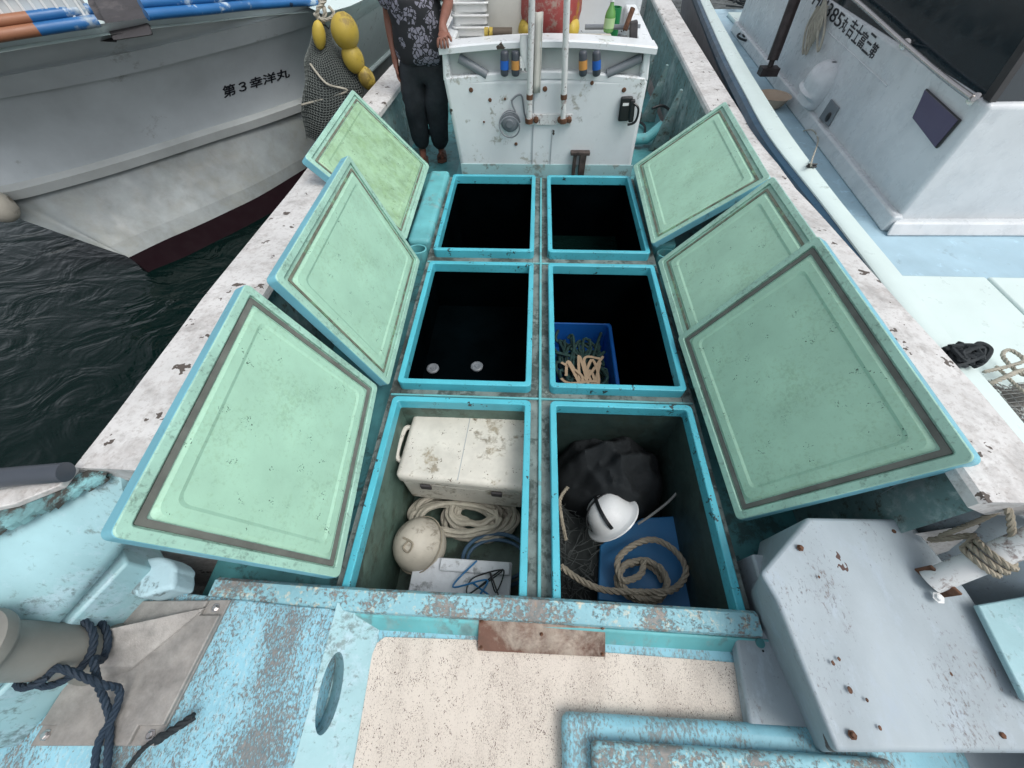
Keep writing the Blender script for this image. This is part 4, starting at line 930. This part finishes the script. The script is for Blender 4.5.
hc_ = Vector((px, py-.02, gz+1.66))
rows = [[hc_+Vector((.088*math.sin(t)*math.cos(a), .105*math.sin(t)*math.sin(a)+.018, .105*math.cos(t)+.015)) for a in [2*math.pi*i/24 for i in range(24)]] for t in [math.pi*.5*j/8+.01 for j in range(9)]]
obj('hair', grid(rows, True), m_hair, per, smooth=True)
for s in (-1, 1):
    e = obj('eye', ellipsoid(hc_+Vector((s*.032, -.095, -.015)), .014, .009, .008), m_eye, per, smooth=True); obj('iris', ellipsoid(hc_+Vector((s*.032, -.103, -.015)), .006, .003, .006), m_black, e, smooth=True)
    obj('ear', ellipsoid(hc_+Vector((s*.084, .0, -.015)), .012, .022, .034), m_skin, per, smooth=True)
obj('nose', ellipsoid(hc_+Vector((0, -.112, -.04)), .015, .02, .026), m_skin, per, smooth=True)
obj('mouth', ellipsoid(hc_+Vector((0, -.100, -.078)), .026, .008, .007), mat('lips', (.3, .1, .09), .5), per, smooth=True)
for f_ in feet:
    M = frame((f_.x+.015, f_.y-.04, gz), (1, .12, 0), (-.12, 1, 0))
    o = obj('sandal', xf(prism([(-.045, -.13), (.0, -.155), (.05, -.12), (.048, 0), (.036, .13), (-.03, .14), (-.045, 0)], .001, .018), M), m_sandal, per, bevel=.004)
    rows = [[M @ Vector((.054*math.cos(a), yy, .014+hh_*math.sin(a))) for a in [math.pi*i/10 for i in range(11)]] for yy, hh_ in ((-.10, .052), (-.05, .066))]
    st_ = obj('strap', grid(rows), m_sandal, o); so = st_.modifiers.new('S', 'SOLIDIFY'); so.thickness = .005

GS = 1
# ================================================================== LEFT NEIGHBOUR BOAT
def pl(us, z): return [P(u, v, z) for u, v in us]
U = (-140, 0, 50, 100, 150, 200, 250, 310, 330)
def curve(tab, zt):
    """tab: (u,v) list; zt: z at each"""
    return [P(u, v, z) for (u, v), z in zip(tab, zt)]
C_rail = curve(((-160, 66), (-60, 49), (20, 36), (100, 24), (155, 17), (210, 12), (260, 7), (322, 3)), (1.12, 1.12, 1.11, 1.10, 1.08, 1.03, .97, .90))
C_kh = curve(((-160, 103), (-60, 86), (20, 72), (100, 57), (155, 46), (210, 33), (260, 21), (322, 5)), (.87,)*8)
C_kl = curve(((-160, 122), (-60, 107), (20, 94), (100, 79), (155, 67), (210, 53), (260, 40), (322, 21)), (.72,)*8)
C_sp = curve(((-20, 207), (0, 199), (30, 193), (100, 174), (155, 157), (210, 139), (260, 123), (316, 103)), (.03, .02, .02, .01, 0, 0, 0, 0))
C_wl = curve(((129, 257), (130, 257), (132, 256), (165, 240), (195, 227), (225, 213), (265, 193), (322, 158)), (-.60,)*8)
# stem rows between spray rail and waterline (deeper row)
C_bt = curve(((138, 264), (148, 273), (156, 270), (186, 258), (216, 243), (246, 228), (282, 208), (332, 178)), (-.76,)*8)
hull2 = thing('neighbour_fishing_boat', 'large grey-white fishing boat hull with black lettering, moored on the left', 'fishing boat', (-4.5, 6.5, -.75))
def surf(A, B, n=6, m=8, bulge=0.):
    A = smoothpath(A, m); B = smoothpath(B, m); rows = []
    for i in range(n+1):
        t = i/n; rows.append([a.lerp(b, t)+Vector((-.3, .6, 0))*bulge*math.sin(math.pi*t) for a, b in zip(A, B)])
    return rows
out = Vector((.55, -.83, 0))
C_kl2 = [p-out*.028 for p in C_kl]; C_kh2 = [p-out*.0 for p in C_kh]
C_sp_top = [p+Vector((0, 0, .05)) for p in C_sp]
tall = J(grid(surf(C_rail, C_kh)),)
obj('topside', tall, m_hull2, hull2, smooth=True)
obj('rubbing_band', J(grid(surf([p+out*.03 for p in C_kh], [p+out*.03 for p in C_kl], 2)), grid(surf(C_kh, [p+out*.03 for p in C_kh], 1)), grid(surf([p+out*.03 for p in C_kl], C_kl2, 1))), m_hull2, hull2, smooth=True)
ROWS = surf(C_kl2, [p+Vector((-.02, .03, .085)) for p in C_sp], 10, 8, .10)
obj('side_plating', grid(ROWS), m_hull2, hull2, smooth=True)
obj('spray_rail', J(grid(surf([p+Vector((-.02, .03, .085)) for p in C_sp], [p+out*.02+Vector((0, 0, .05)) for p in C_sp], 1)), grid(surf([p+out*.02+Vector((0, 0, .05)) for p in C_sp], [p+out*.0+Vector((0, 0, -.03)) for p in C_sp], 1)), grid(surf([p+Vector((0, 0, -.03)) for p in C_sp], [p-out*.07+Vector((0, 0, -.035)) for p in C_sp], 1))), mat('pale spray rail', (.50, .53, .52), .4, var=.1), hull2, smooth=True)
bt = [a.lerp(b, .80) for a, b in zip(C_sp, C_wl)]
obj('lower_hull', grid(surf([p-out*.07+Vector((0, 0, -.034)) for p in C_sp], bt, 6)), m_hullbot, hull2, smooth=True)
obj('boot_stripe', grid(surf(bt, C_wl, 2)), m_hullbot, hull2, smooth=True)
obj('antifouling', grid(surf(C_wl, C_bt, 2)), m_anti, hull2, smooth=True)
# stern corner and far side so the hull is a closed body; deck
def closing(A): return [A[-1], A[-1]+Vector((-1.3, 1.2, 0)), A[-1]+Vector((-2.6, 2.2, 0))]
obj('transom', J(grid([closing(C_rail), closing(C_kh), closing(C_kl), closing(C_sp), closing(C_wl), closing(C_bt)])), m_hull2, hull2, smooth=False)
back = [C_rail[0]+Vector((-2, 2.6, 0)), C_rail[-1]+Vector((-2.6, 2.4, 0))]
obj('deck', ([*[p-Vector((0, 0, .06)) for p in C_rail], back[1], back[0]], [list(range(10))]), m_rbwhite, hull2)
# rail pipes: brown, blue, blue
def railseg(i0, i1, m, r=.034):
    R_ = smoothpath(C_rail, 16); a = int(i0*(len(R_)-1)); b = int(i1*(len(R_)-1)); seg = [p+out*.02 for p in R_[a:b+1]]
    o = obj('rail_pipe', J(tube([p+Vector((0, 0, .02)) for p in seg], r, 12), tube([p+Vector((-.02, .03, .075)) for p in seg], r*.9, 12)), m, hull2, smooth=True); return o
def fr(u):
    R_ = smoothpath(C_rail, 16); best = min(range(len(R_)), key=lambda i: abs(proju(R_[i])[0]-u)); return best/(len(R_)-1)
def proju(p):
    c = CR.transposed() @ (p-Vector((0, 0, H))); return 512+F*c.x/-c.z, 384-F*c.y/-c.z
railseg(0, fr(39), m_brown); railseg(fr(40), fr(101), m_railblue); railseg(fr(148), .995, m_railblue)
# lettering mapped onto the plating
BOLD = .014
def text_mesh(body, size=1.0):
    cu = bpy.data.curves.new('lettering', 'FONT'); cu.body = body; cu.size = size; cu.resolution_u = 3; cu.offset = BOLD
    o = bpy.data.objects.new('lettering_tmp', cu); COL.objects.link(o)
    dg = bpy.context.evaluated_depsgraph_get(); me = bpy.data.meshes.new_from_object(o.evaluated_get(dg))
    V = [v.co.copy() for v in me.vertices]; Fc = [list(p.vertices) for p in me.polygons]
    bpy.data.objects.remove(o); return V, Fc
def lettering(name, body, fn, m, parent, bold=.0):
    V, Fc = text_mesh(body); xs = [v.x for v in V]; ys = [v.y for v in V]
    x0, x1, y0, y1 = min(xs), max(xs), min(ys), max(ys)
    V = [fn((v.x-x0)/(x1-x0), (v.y-y0)/(y1-y0)) for v in V]
    o = obj(name, (V, Fc), m, parent); s = o.modifiers.new('S', 'SOLIDIFY'); s.thickness = .004; s.offset = 0
    return o
from mathutils.bvhtree import BVHTree
def caster(vf): 
    return BVHTree.FromPolygons([tuple(v) for v in vf[0]], vf[1])
bv = caster(grid(ROWS))
def on_hull(u, v, off=.006):
    d = (CR @ Vector(((u-512)/F, (384-v)/F, -1.0))).normalized(); hit = bv.ray_cast(Vector((0, 0, H)), d)
    if hit[0] is None: return P(u, v, .4)
    return hit[0]-d*off
def quadfn(q, f): 
    def g(a, b):
        lo = (q[0][0]+(q[1][0]-q[0][0])*a, q[0][1]+(q[1][1]-q[0][1])*a); hi = (q[3][0]+(q[2][0]-q[3][0])*a, q[3][1]+(q[2][1]-q[3][1])*a)
        return f(lo[0]+(hi[0]-lo[0])*b, lo[1]+(hi[1]-lo[1])*b)
    return g
lettering('hull_lettering', '第３幸洋丸', quadfn(((224, 98.5), (290, 77), (289, 67.5), (222, 86.5)), on_hull), m_ink, hull2)
# black rubber mat hung over the rail
r0, r1, r2, r3 = P(88, -14, 1.16), P(135, -18, 1.16), P(154, 36, 1.0), P(115, 42, 1.0)
o = tag(obj('rubber_mat', hexa([p+Vector((-.02, .03, 0)) for p in (r0, r1, r2, r3)], [p+out*.06+Vector((0, 0, .02)) for p in (r0, r1, r2, r3)]), m_rubber, None, bevel=.012), 'thick black rubber mat hung over the rail of the left boat', 'rubber mat')
r0, r1, r2, r3 = P(84, -14, 1.14), P(100, -14, 1.14), P(117, 42, .985), P(97, 41, .985)
tag(obj('rubber_mat', hexa([p+Vector((-.02, .03, 0)) for p in (r0, r1, r2, r3)], [p+out*.01 for p in (r0, r1, r2, r3)]), m_rubber, None, bevel=.008), 'narrow grey rubber piece tucked behind the black mat on the left boat rail', 'rubber mat')
# milky crate behind rail
cA, cB = P(-30, 34, 1.16), P(90, 17, 1.16)
M = frame(cA, cB-cA, Vector((0, 0, 1))); Lc = (cB-cA).length
cr_ = thing('crate', 'milky white plastic crate standing behind the brown and blue rail', 'crate', cA)
obj('crate_shell', xf(J(box(0, Lc, -.05, .13, -.52, -.50), box(0, .02, -.05, .13, -.5, -.12), box(Lc-.02, Lc, -.05, .13, -.5, -.12), box(.02, Lc-.02, -.05, .13, -.14, -.12), box(.02, Lc-.02, -.05, -.03, -.5, -.14)), M), m_crate, cr_, bevel=.004)
obj('crate_rim', xf(J(box(-.015, Lc+.015, .128, .155, -.15, -.10), box(-.015, Lc+.015, .128, .155, -.54, -.49), box(-.015, .03, .128, .155, -.49, -.15), box(Lc-.03, Lc+.015, .128, .155, -.49, -.15)), M), m_helmet, cr_, bevel=.006)
obj('crate_ribs', xf(J(*[box(Lc*(i+.5)/11-.008, Lc*(i+.5)/11+.008, -.05, .125, -.121, -.112) for i in range(11)]), M), m_helmet, cr_, bevel=.003)
# fender ball
fc = P(-3, 206, .02)
fb2 = thing('fender', 'cream ball fender hanging at the left boat, by the left edge', 'fender', fc)
obj('fender_ball', ellipsoid(fc, .12, .12, .14, 24, 16), m_fender, fb2, smooth=True)
obj('fender_rope', tube(smoothpath([fc+Vector((-.05, .08, .16)), fc+Vector((-.1, .1, .5)), P(-20, 120, .7)], 6), .012, 8), m_blackrope, fb2, smooth=True)
# ---- another white boat behind the net
b3 = thing('moored_boat', 'white boat hull seen behind the yellow floats and the standing person', 'boat', (-2.2, 8.5, -.75))
A3 = [P(322, 14, .9), P(350, 6, .9), P(385, -10, .9), P(440, -40, .9)]
B3 = [P(318, 34, .72), P(350, 24, .72), P(384, 3, .72), P(440, -30, .72)]
C3 = [P(322, 106, .0), P(345, 92, .0), P(367, 75, 0), P(386, 55, .0), P(450, -5, 0)]
C3 = [C3[0], C3[1], C3[3], C3[4]]; D3 = [p+Vector((-.28, .35, -.75)) for p in C3]
obj('side_plating', grid(surf([p-Vector((.03, -.02, 0)) for p in B3], C3, 6, 6)), m_rbwhite, b3, smooth=True); obj('lower_hull', grid(surf([p+Vector((-.06, .05, -.06)) for p in C3], D3, 3, 6)), m_hullbot, b3, smooth=True)
obj('rubbing_band', grid(surf(A3, B3, 2, 6)), m_rbwhite, b3, smooth=True); obj('spray_rail', tube(smoothpath(C3, 6), .035, 8), m_rbwhite, b3, smooth=True)
obj('deck', ([A3[0], A3[1], A3[2], A3[3], A3[3]+Vector((-3, 2, 0)), A3[0]+Vector((-2.5, 3, 0))], [[0, 1, 2, 3, 4, 5]]), m_rbwhite, b3)
# ---- net bag and yellow floats
def at(u, v, y): return PY(u, v, y)
yb_ = 4.9
k = random.Random(2); prof_ = [(322, 27, 8), (322, 45, 13), (327, 60, 22), (332, 78, 28), (333, 98, 30), (330, 118, 27), (324, 135, 18)]
sc = 1/ F
rows = []; NB = 60
sm = smoothpath([Vector((*a_,)) for a_ in prof_], 8)
for j, s_ in enumerate(sm):
    c = at(s_.x, s_.y, yb_-.25*j/len(sm)); dist = abs((CR.transposed() @ (c-Vector((0, 0, H)))).z); r = s_.z*dist/F
    rows.append([c+Vector((r*math.cos(a)*(1+.05*math.sin(3*a+j*.3)), r*.8*math.sin(a), .015*math.sin(5*a))) for a in [2*math.pi*(i+.5*(j % 2))/NB for i in range(NB)]])
nb = thing('net_bag', 'black and grey mesh net bundle hanging beside yellow floats', 'net', rows[-1][0])
V, Fc = grid(rows, True)
cen_rows = [[Vector((0, 0, 0)) for _ in r] for r in rows]
inner = []
for r in rows:
    c = sum(r, Vector())/len(r); inner.append([c+(p-c)*.93 for p in r])
obj('net_core', grid(inner, True), m_net, nb, smooth=True)
o = obj('net_mesh', (V, Fc), mat('net twine', (.15, .17, .16), .8), nb); wf = o.modifiers.new('W', 'WIREFRAME'); wf.thickness = .005; wf.use_replace = True
obj('tie_rope', tube(smoothpath([rows[16][40]+Vector((0, -.02, 0)), rows[22][46]+Vector((0, -.03, 0)), rows[27][52]+Vector((0, -.03, 0)), rows[32][38]+Vector((-.03, -.04, 0))], 8), .010, 6), m_ropelight, nb, smooth=True)
tr = [at(318, -12, 4.95), at(320, 0, 4.9), at(325, 12, 4.85), at(322, 24, 4.85)]
obj('hanging_rope', J(laid(smoothpath(tr, 8), .02), laid(smoothpath([p+Vector((.07*math.sin(i*2), -.02, .02)) for i, p in enumerate(tr)], 8), .018), laid(smoothpath([at(314, 14, 4.85), at(325, 20, 4.8), at(334, 14, 4.85), at(328, 6, 4.85)], 8), .014)), m_ropelight, nb, smooth=True)
flt = [((344, 12), (346, 50), .125), ((346, 42), (360, 74), .10), ((360, 66), (373, 90), .08), ((318, 20), (320, 50), .06)]
LB = ('topmost and biggest yellow float beside the net bundle', 'second yellow float, just below the biggest one', 'lowest yellow float, partly behind the lid corner', 'yellow float half hidden on the left of the net bundle')
for (a, b, r), lb in zip(flt, LB):
    A_, B_ = at(*a, 4.75), at(*b, 4.75); L = (B_-A_).length; n = 14
    prof2 = [(r*max(.12, math.sin(math.pi*(i/n))**.45), L*i/n) for i in range(n+1)]
    tag(obj('float', lathe_dir(prof2, A_, B_-A_, 22), m_yellow, None, smooth=True), lb, 'float', 'yellow floats by the net')

# ================================================================== RIGHT NEIGHBOUR BOAT
rbt = thing('neighbour_cabin_boat', 'white cabin boat with sky-blue side decks moored on the right', 'cabin boat', (3.6, 4, -.75))
ZG = .50
Go = [P(*q, ZG) for q in ((688, -30), (701, 0), (723, 49), (745, 91), (770, 135), (821, 199.5), (883, 281), (941, 363), (1010, 455))]
Gi = [P(*q, ZG) for q in ((697, -30), (710, 0), (737.5, 49), (763, 91), (792, 135), (840, 199), (905, 277), (966, 354), (1040, 440))]
Go.append(Go[-1]+Vector((-.05, -1.2, 0))); Gi.append(Gi[-1]+Vector((-.05, -1.2, 0)))
Gs = [p+Vector((-.02, 0, -.015)) for p in Go]
A_, B_ = smoothpath(Go, 6), smoothpath(Gi, 6)
rows = [[a+Vector((0, 0, -.05)), a+Vector((0, 0, -.008)), a.lerp(b, .08), a.lerp(b, .5)+Vector((0, 0, .006)), a.lerp(b, .94), b+Vector((0, 0, -.01)), b+Vector((0, 0, -.12))] for a, b in zip(A_, B_)]
obj('gunwale', grid(rows, True), m_rbwhite, rbt, smooth=True)
rows = [[a+Vector((.012, 0, -.012)), a+Vector((-.035, 0, -.03)), a+Vector((-.05, 0, -.07)), a+Vector((-.035, 0, -.11)), a+Vector((.012, 0, -.12))] for a in A_]
obj('rub_strip', grid(rows, True), m_navy, rbt, smooth=True)
rows = [[a+Vector((.0, 0, -.10)), a+Vector((.03, 0, -.4)), a+Vector((.10, 0, -.85)), a+Vector((.3, 0, -1.5))] for a in A_]
obj('hull_side', grid(rows), m_hullgrey, rbt, smooth=True)
ZD = 0.0
rows = [[b+Vector((-.01, 0, -.06)), Vector((b.x-.005, b.y, ZD))] for b in B_]
obj('bulwark', grid(rows), m_rbwhite, rbt, smooth=True)
obj('deck', prism([(p.x-.03, p.y) for p in B_]+[(6.5, B_[-1].y), (6.5, B_[0].y)], ZD-.05, ZD), m_rbdeck, rbt)
# cabin
cc0 = P(891, 226, .03); topc = PY(983, 108, cc0.y); 
hcab = topc.z
far = P(768, 70, .03)
xa, ya = cc0.x, cc0.y; sx = (far.x-xa)/(far.y-ya)
def side(y, z, off=0): return Vector((xa+sx*(y-ya)-off+ .03*(z), y, z))
yF = 8.5
crn = side(ya, hcab)
cab = obj('cabin', hexa([side(ya, 0), Vector((6.2, ya+.1, 0)), Vector((6.2, yF, 0)), side(yF, 0)], [side(ya+.06, hcab), Vector((6.2, ya+.18, hcab)), Vector((6.2, yF, hcab)), side(yF, hcab)]), m_cabin, rbt, bevel=.03, seg=4)
# lower kick along the side wall and front
obj('cabin_plinth', J(hexa([side(ya-.03, 0, .07), side(ya-.03, 0, -.02), side(yF, 0, -.02), side(yF, 0, .07)], [side(ya-.02, .12, .05), side(ya-.02, .12, -.02), side(yF, .12, -.02), side(yF, .12, .05)]),
                      hexa([side(ya-.10, 0, .065), Vector((6.2, ya-.02, 0)), Vector((6.2, ya+.08, 0)), side(ya+.0, 0, 0)], [side(ya-.05, .09, .045), Vector((6.2, ya+.02, .09)), Vector((6.2, ya+.1, .09)), side(ya+.02, .09, 0)])), m_cabin, rbt, bevel=.015)
# windscreen band above
ws = side(ya+.12, hcab+.0)
g0 = side(ya+.18, hcab+.002, -.05)
tw = 1.15
obj('windscreen', hexa([side(ya+.10, hcab-.002, -.02), Vector((6.1, ya+.22, hcab)), Vector((6.1, yF-.1, hcab)), side(yF-.1, hcab, -.02)], [side(ya+.55, hcab+tw, -.15), Vector((6.0, ya+.7, hcab+tw)), Vector((6.0, yF-.2, hcab+tw)), side(yF-.2, hcab+tw, -.15)]), m_glass, rbt, bevel=.004)
obj('window_post', J(hexa([side(ya+.09, hcab-.001, -.005), side(ya+.09, hcab-.001, -.05), side(ya+.16, hcab-.001, -.05), side(ya+.16, hcab-.001, -.005)], [side(ya+.54, hcab+tw, -.135), side(ya+.54, hcab+tw, -.18), side(ya+.60, hcab+tw, -.18), side(ya+.60, hcab+tw, -.135)])), m_black, rbt, bevel=.004)
obj('cabin_roof', hexa([side(ya+.4, hcab+tw, -.1), Vector((6.1, ya+.5, hcab+tw)), Vector((6.1, yF, hcab+tw)), side(yF, hcab+tw, -.1)], [side(ya+.4, hcab+tw+.1, -.1), Vector((6.1, ya+.5, hcab+tw+.1)), Vector((6.1, yF, hcab+tw+.1)), side(yF, hcab+tw+.1, -.1)]), m_cabin, rbt, bevel=.03)
# front lip line under windscreen: pale strip
# ray to cabin side plane
def on_side(u, v, off=.0):
    d = CR @ Vector(((u-512)/F, (384-v)/F, -1.0)); o = Vector((0, 0, H))
    # plane: x = xa + sx*(y-ya) + .03 z - off
    den = d.x-sx*d.y-.03*d.z; num = xa-sx*ya+.03*H-off
    return o+d*(num/den)
lettering('cabin_lettering', 'M385 丸吉士富三第', quadfn(((824, 19), (874, 67), (881, 53), (827, -1)), lambda u, v: on_side(u, v, .004)), m_ink, rbt) if False else None
def letter_line(body, p0, p1, up, name, m, sizes):
    for ch, (t, wd, ht) in zip(body, sizes):
        c = Vector((p0[0]+(p1[0]-p0[0])*t, p0[1]+(p1[1]-p0[1])*t, 0)); dx, dy = (Vector(p1)-Vector(p0)).normalized(); ux, uy = up
        q = ((c.x-dx*wd, c.y-dy*wd), (c.x+dx*wd, c.y+dy*wd), (c.x+dx*wd+ux*ht, c.y+dy*wd+uy*ht), (c.x-dx*wd+ux*ht, c.y-dy*wd+uy*ht))
        lettering(name, ch, quadfn(q, lambda u, v: on_side(u, v, .004)), m, rbt)
# baseline from (812,14) to (878,64); letters rise up-right
BOLD = .0
letter_line('HM385丸吉士富三第', (812, 4), (876, 64), (9.5, -16.5), 'cabin_letter', m_ink,
            [(.03, 3.2, .78), (.12, 3.2, .78), (.21, 2.2, .78), (.29, 3.2, .78), (.37, 3.2, .78), (.45, 3.2, .78), (.55, 3.5, 1.02), (.64, 3.4, 1.05), (.725, 3.4, .92), (.81, 3.6, 1.1), (.895, 3.4, .85), (.985, 3.8, 1.15)])
# handrail
hr = [on_side(u, v, .07) for u, v in ((800, -40), (848, -6), (905, 44), (940, 74), (972, 98))]
hrl = obj('handrail', tube(smoothpath(hr, 6), .017, 12), m_steel, rbt, smooth=True)
for (u, v) in ((905, 44), (974, 99), (848, -6)):
    a = on_side(u, v, .07); b = on_side(u, v, 0); obj('rail_foot', J(tube([a, b], .014, 10), lathe_dir([(.035, 0), (.035, .008), (.02, .014)], b, a-b, 14)), m_steel, hrl, smooth=True)
obj('wall_seam', tube([on_side(824, 28, .001), on_side(887, 86, .001)], .006, 6), m_cabin, rbt)
# purple window
wq = [on_side(*q, .006) for q in ((928, 90), (961, 120), (938, 147), (916, 118))]
wq2 = [on_side(*q, .001) for q in ((928, 88), (963, 120), (938, 149), (914, 118))]
wn = obj('side_window', (wq2+[p+Vector((-.02, 0, 0)) for p in wq2], [[0, 1, 2, 3], [4, 5, 6, 7], [0, 1, 5, 4], [1, 2, 6, 5], [2, 3, 7, 6], [3, 0, 4, 7]]), m_black, rbt, bevel=.01)
obj('window_pane', ([p+Vector((-.018, 0, 0)) for p in wq]+[p+Vector((-.024, 0, 0)) for p in wq], [[0, 1, 2, 3], [4, 5, 6, 7], [0, 1, 5, 4], [1, 2, 6, 5], [2, 3, 7, 6], [3, 0, 4, 7]]), m_purple, wn)
# moulded vent cowl
ve = []
a = on_side(837, 62, 0); b = on_side(806, 110, 0); ax = (b-a); Lv = ax.length
M = frame(a, ax, Vector((0, 1, 0)) if False else Vector((.0, -1, .6)))
nrm = Vector((-1, 0, 0))
ey = ax.normalized().cross(nrm).normalized()
rows = []
for i in range(19):
    t = i/18; wdt = .18*(math.sin(math.pi*min(1, max(.0, t*1.02)))**.35 if 0 < t < 1 else .02)+.01; h_ = .17*(1-(2*abs(t-.45))**3.)*.9+.012
    h_ = max(.004, h_)+(.030*math.sin(t*26) if t > .5 else 0)*(1 if t < .95 else 0)
    rows.append([a+ax*t+ey*wdt*math.cos(q)+nrm*h_*max(0, math.sin(q))**.6 for q in [math.pi*j/14 for j in range(15)]])
obj('vent_cowl', grid(rows), m_cabin, rbt, smooth=True)
# recessed latch
lq = [on_side(*q, .003) for q in ((832, 99), (840, 108), (829, 127), (820, 118))]
lt = obj('recess_frame', (lq+[p+Vector((-.012, 0, 0)) for p in lq], [[0, 1, 2, 3], [4, 5, 6, 7], [0, 1, 5, 4], [1, 2, 6, 5], [2, 3, 7, 6], [3, 0, 4, 7]]), m_grey, rbt, bevel=.004)
obj('latch', ellipsoid(on_side(828, 117, .02), .012, .03, .04), m_black, lt, smooth=True)
# deck hatches forward of cabin
hy1 = P(900, 276, .05).y
for (x0, x1, y0_, y1_) in ((2.14, P(985, 276, .06).x, 1.05, hy1), (P(985, 276, .06).x+.02, 3.9, 1.05, hy1)):
    obj('deck_hatch', box(x0, x1, y0_, y1_, ZD-.01, .06), m_rbwhite, rbt, bevel=.012)
obj('deck_step', box(2.2, 6.0, hy1+.03, ya-.12, ZD, .02), m_rbdeck, rbt, bevel=.01)
obj('deck_hatch', box(2.14, 3.9, -.6, 1.03, ZD-.01, .06), m_rbwhite, rbt, bevel=.012)
# aft deck: white hatch panels and blue tub area at top
obj('aft_hatch', prism([(p.x, p.y) for p in (P(728, 12, .05), P(752, 12, .05), P(790, 60, .05), P(771, 62, .05))], ZD, .05), m_rbwhite, rbt, bevel=.01)
obj('aft_hatch', prism([(p.x, p.y) for p in (P(754, 12, .05), P(800, 12, .05), P(810, 40, .05), P(778, 40, .05))], ZD, .05), m_rbwhite, rbt, bevel=.01)
# hydraulic ram
ra, rb2 = P(764, 78, .05), PY(797, -6, 7.0)
ra = on_side(768, 72, .25); rb2 = on_side(800, -14, .25)
ram = obj('steering_post', J(tube([ra.lerp(rb2, .15), rb2], .06, 12), tube([ra, rb2], .03, 10), xf(box(-.10, .10, -.06, .06, -.03, .05), frame(ra, (1, 0, 0), (0, 1, 0)))), mat('dark brown steel', (.035, .025, .025), .55, var=.5, vscale=10), rbt, smooth=True)
obj('collar', lathe_dir([(.068, 0), (.068, .1)], ra.lerp(rb2, .86), rb2-ra, 14), m_steel, ram, smooth=True)
# bowl
bw = P(774, 96, .10)
tag(obj('basin', lathe([(.11, 0), (.13, .02), (.17, .10), (.185, .105), (.17, .098), (.12, .03), (.01, .025)], 28, (bw.x, bw.y, .005), cap=False), m_tan, None, smooth=True), 'tan plastic basin on the blue side deck of the right boat', 'basin')
# hung rope coil on cabin
k = random.Random(6); rr_ = []
for q in range(6):
    c = on_side(818+2.0*q, 6, .05); dn = on_side(803+3*q, 46+k.uniform(-8, 12), .05)
    rr_.append(tube(smoothpath([c, c.lerp(dn, .5)+Vector((-.02, .06, 0)), dn, c.lerp(dn, .5)+Vector((-.02, -.08, 0)), on_side(826, -4, .06)], 8), .011, 6))
tag(obj('hung_rope', J(*rr_), m_ropelight, None, smooth=True), 'pale rope coil hanging on the cabin wall of the right boat', 'rope')
# black rope on aft deck, black rope pile on gunwale, cleat, net
c = P(747, 38, .07)
k = random.Random(31)
tag(obj('rope', J(*[tube(smoothpath([c+Vector((.13*math.cos(a)*s+.05*j, .22*math.sin(a)*s, .01*i*.2+.012*j)) for i, a in enumerate([q*.7 for q in range(10)])], 5), .014, 6) for j, s in enumerate((1, .8, .6))]), m_blackrope, None, smooth=True), 'small black rope coil on the white aft hatch of the right boat', 'rope')
c = P(735, 5, .05)
tag(obj('rope', J(*[tube(smoothpath([c+Vector((k.uniform(-.3, .5), k.uniform(-.5, .6), .02+k.uniform(0, .1))) for _ in range(7)], 6), .013, 6) for _ in range(3)]), m_blackrope, None, smooth=True), 'tangled black rope at the far end of the right boat deck', 'rope')
pc2 = P(957, 360, ZG+.01)
rp_ = []
for q in range(16):
    rp_.append(tube(smoothpath([pc2+Vector((k.uniform(-.07, .07), k.uniform(-.06, .06), .012+k.uniform(0, .05))) for _ in range(5)], 5), .009, 6))
rp_.append(tube(smoothpath([pc2+Vector((.02, 0, .03)), pc2+Vector((.07, .05, .05)), pc2+Vector((.10, .02, .05)), pc2+Vector((.06, -.03, .03)), pc2+Vector((.02, -.05, .02))], 6), .010, 6))
tag(obj('rope_bundle', J(*rp_), m_blackrope, None, smooth=True), 'bundle of black rope tied on the right boat gunwale', 'rope')
c = P(1010, 378, .07)
rows = [[Vector((2.12+.75*i/24, .72+.62*j/24, .065+.02*math.sin(i*.9)*math.sin(j*.7)+.02*k.random())) for i in range(25)] for j in range(25)]
ne = thing('net', 'grey mesh net with pale rope loops on the right boat deck', 'net', (2.4, .9, .06))
o = obj('net_mesh', grid(rows), m_netlight, ne); wf = o.modifiers.new('W', 'WIREFRAME'); wf.thickness = .005
obj('net_shadow_sheet', grid([[p-Vector((0, 0, .012)) for p in r] for r in rows]), mat('painted net shadow', (.12, .12, .11), .8, var=.4, vscale=40), ne, smooth=True)  # dark sheet added just under the mesh as the net's shadow
obj('rope_loops', J(laid(smoothpath([P(984, 372, .14), P(1010, 366, .15), P(1024, 360, .15), P(1010, 350, .15), P(1003, 356, .14), P(1018, 372, .14), P(1040, 380, .14)], 8), .010),
                    laid(smoothpath([P(990, 384, .14), P(1008, 376, .16), P(1024, 370, .15), P(1040, 372, .15)], 8), .012), laid(smoothpath([P(996, 366, .13), P(1024, 392, .13), P(1040, 398, .13)], 8), .008)), m_ropelight, ne, smooth=True)
tag(obj('cord', tube(smoothpath([on_side(800, 132, .08), on_side(812, 130, .10), on_side(818, 140, .12), P(812, 160, ZG+.02), P(811, 166, ZG+.02)], 8), .006, 6), m_ropelight, None, smooth=True), 'thin white cord trailing over the right boat gunwale', 'cord')
tag(obj('cleat', J(xf(box(-.03, .03, -.012, .012, 0, .01), Matrix.Translation(P(811, 167, ZG+.008))), tube([P(811, 167, ZG+.01)+Vector((-.03, 0, .018)), P(811, 167, ZG+.01)+Vector((.03, 0, .018))], .006, 8)), m_black, None, bevel=.002), 'small dark fitting on the pale gunwale of the right boat', 'cleat')
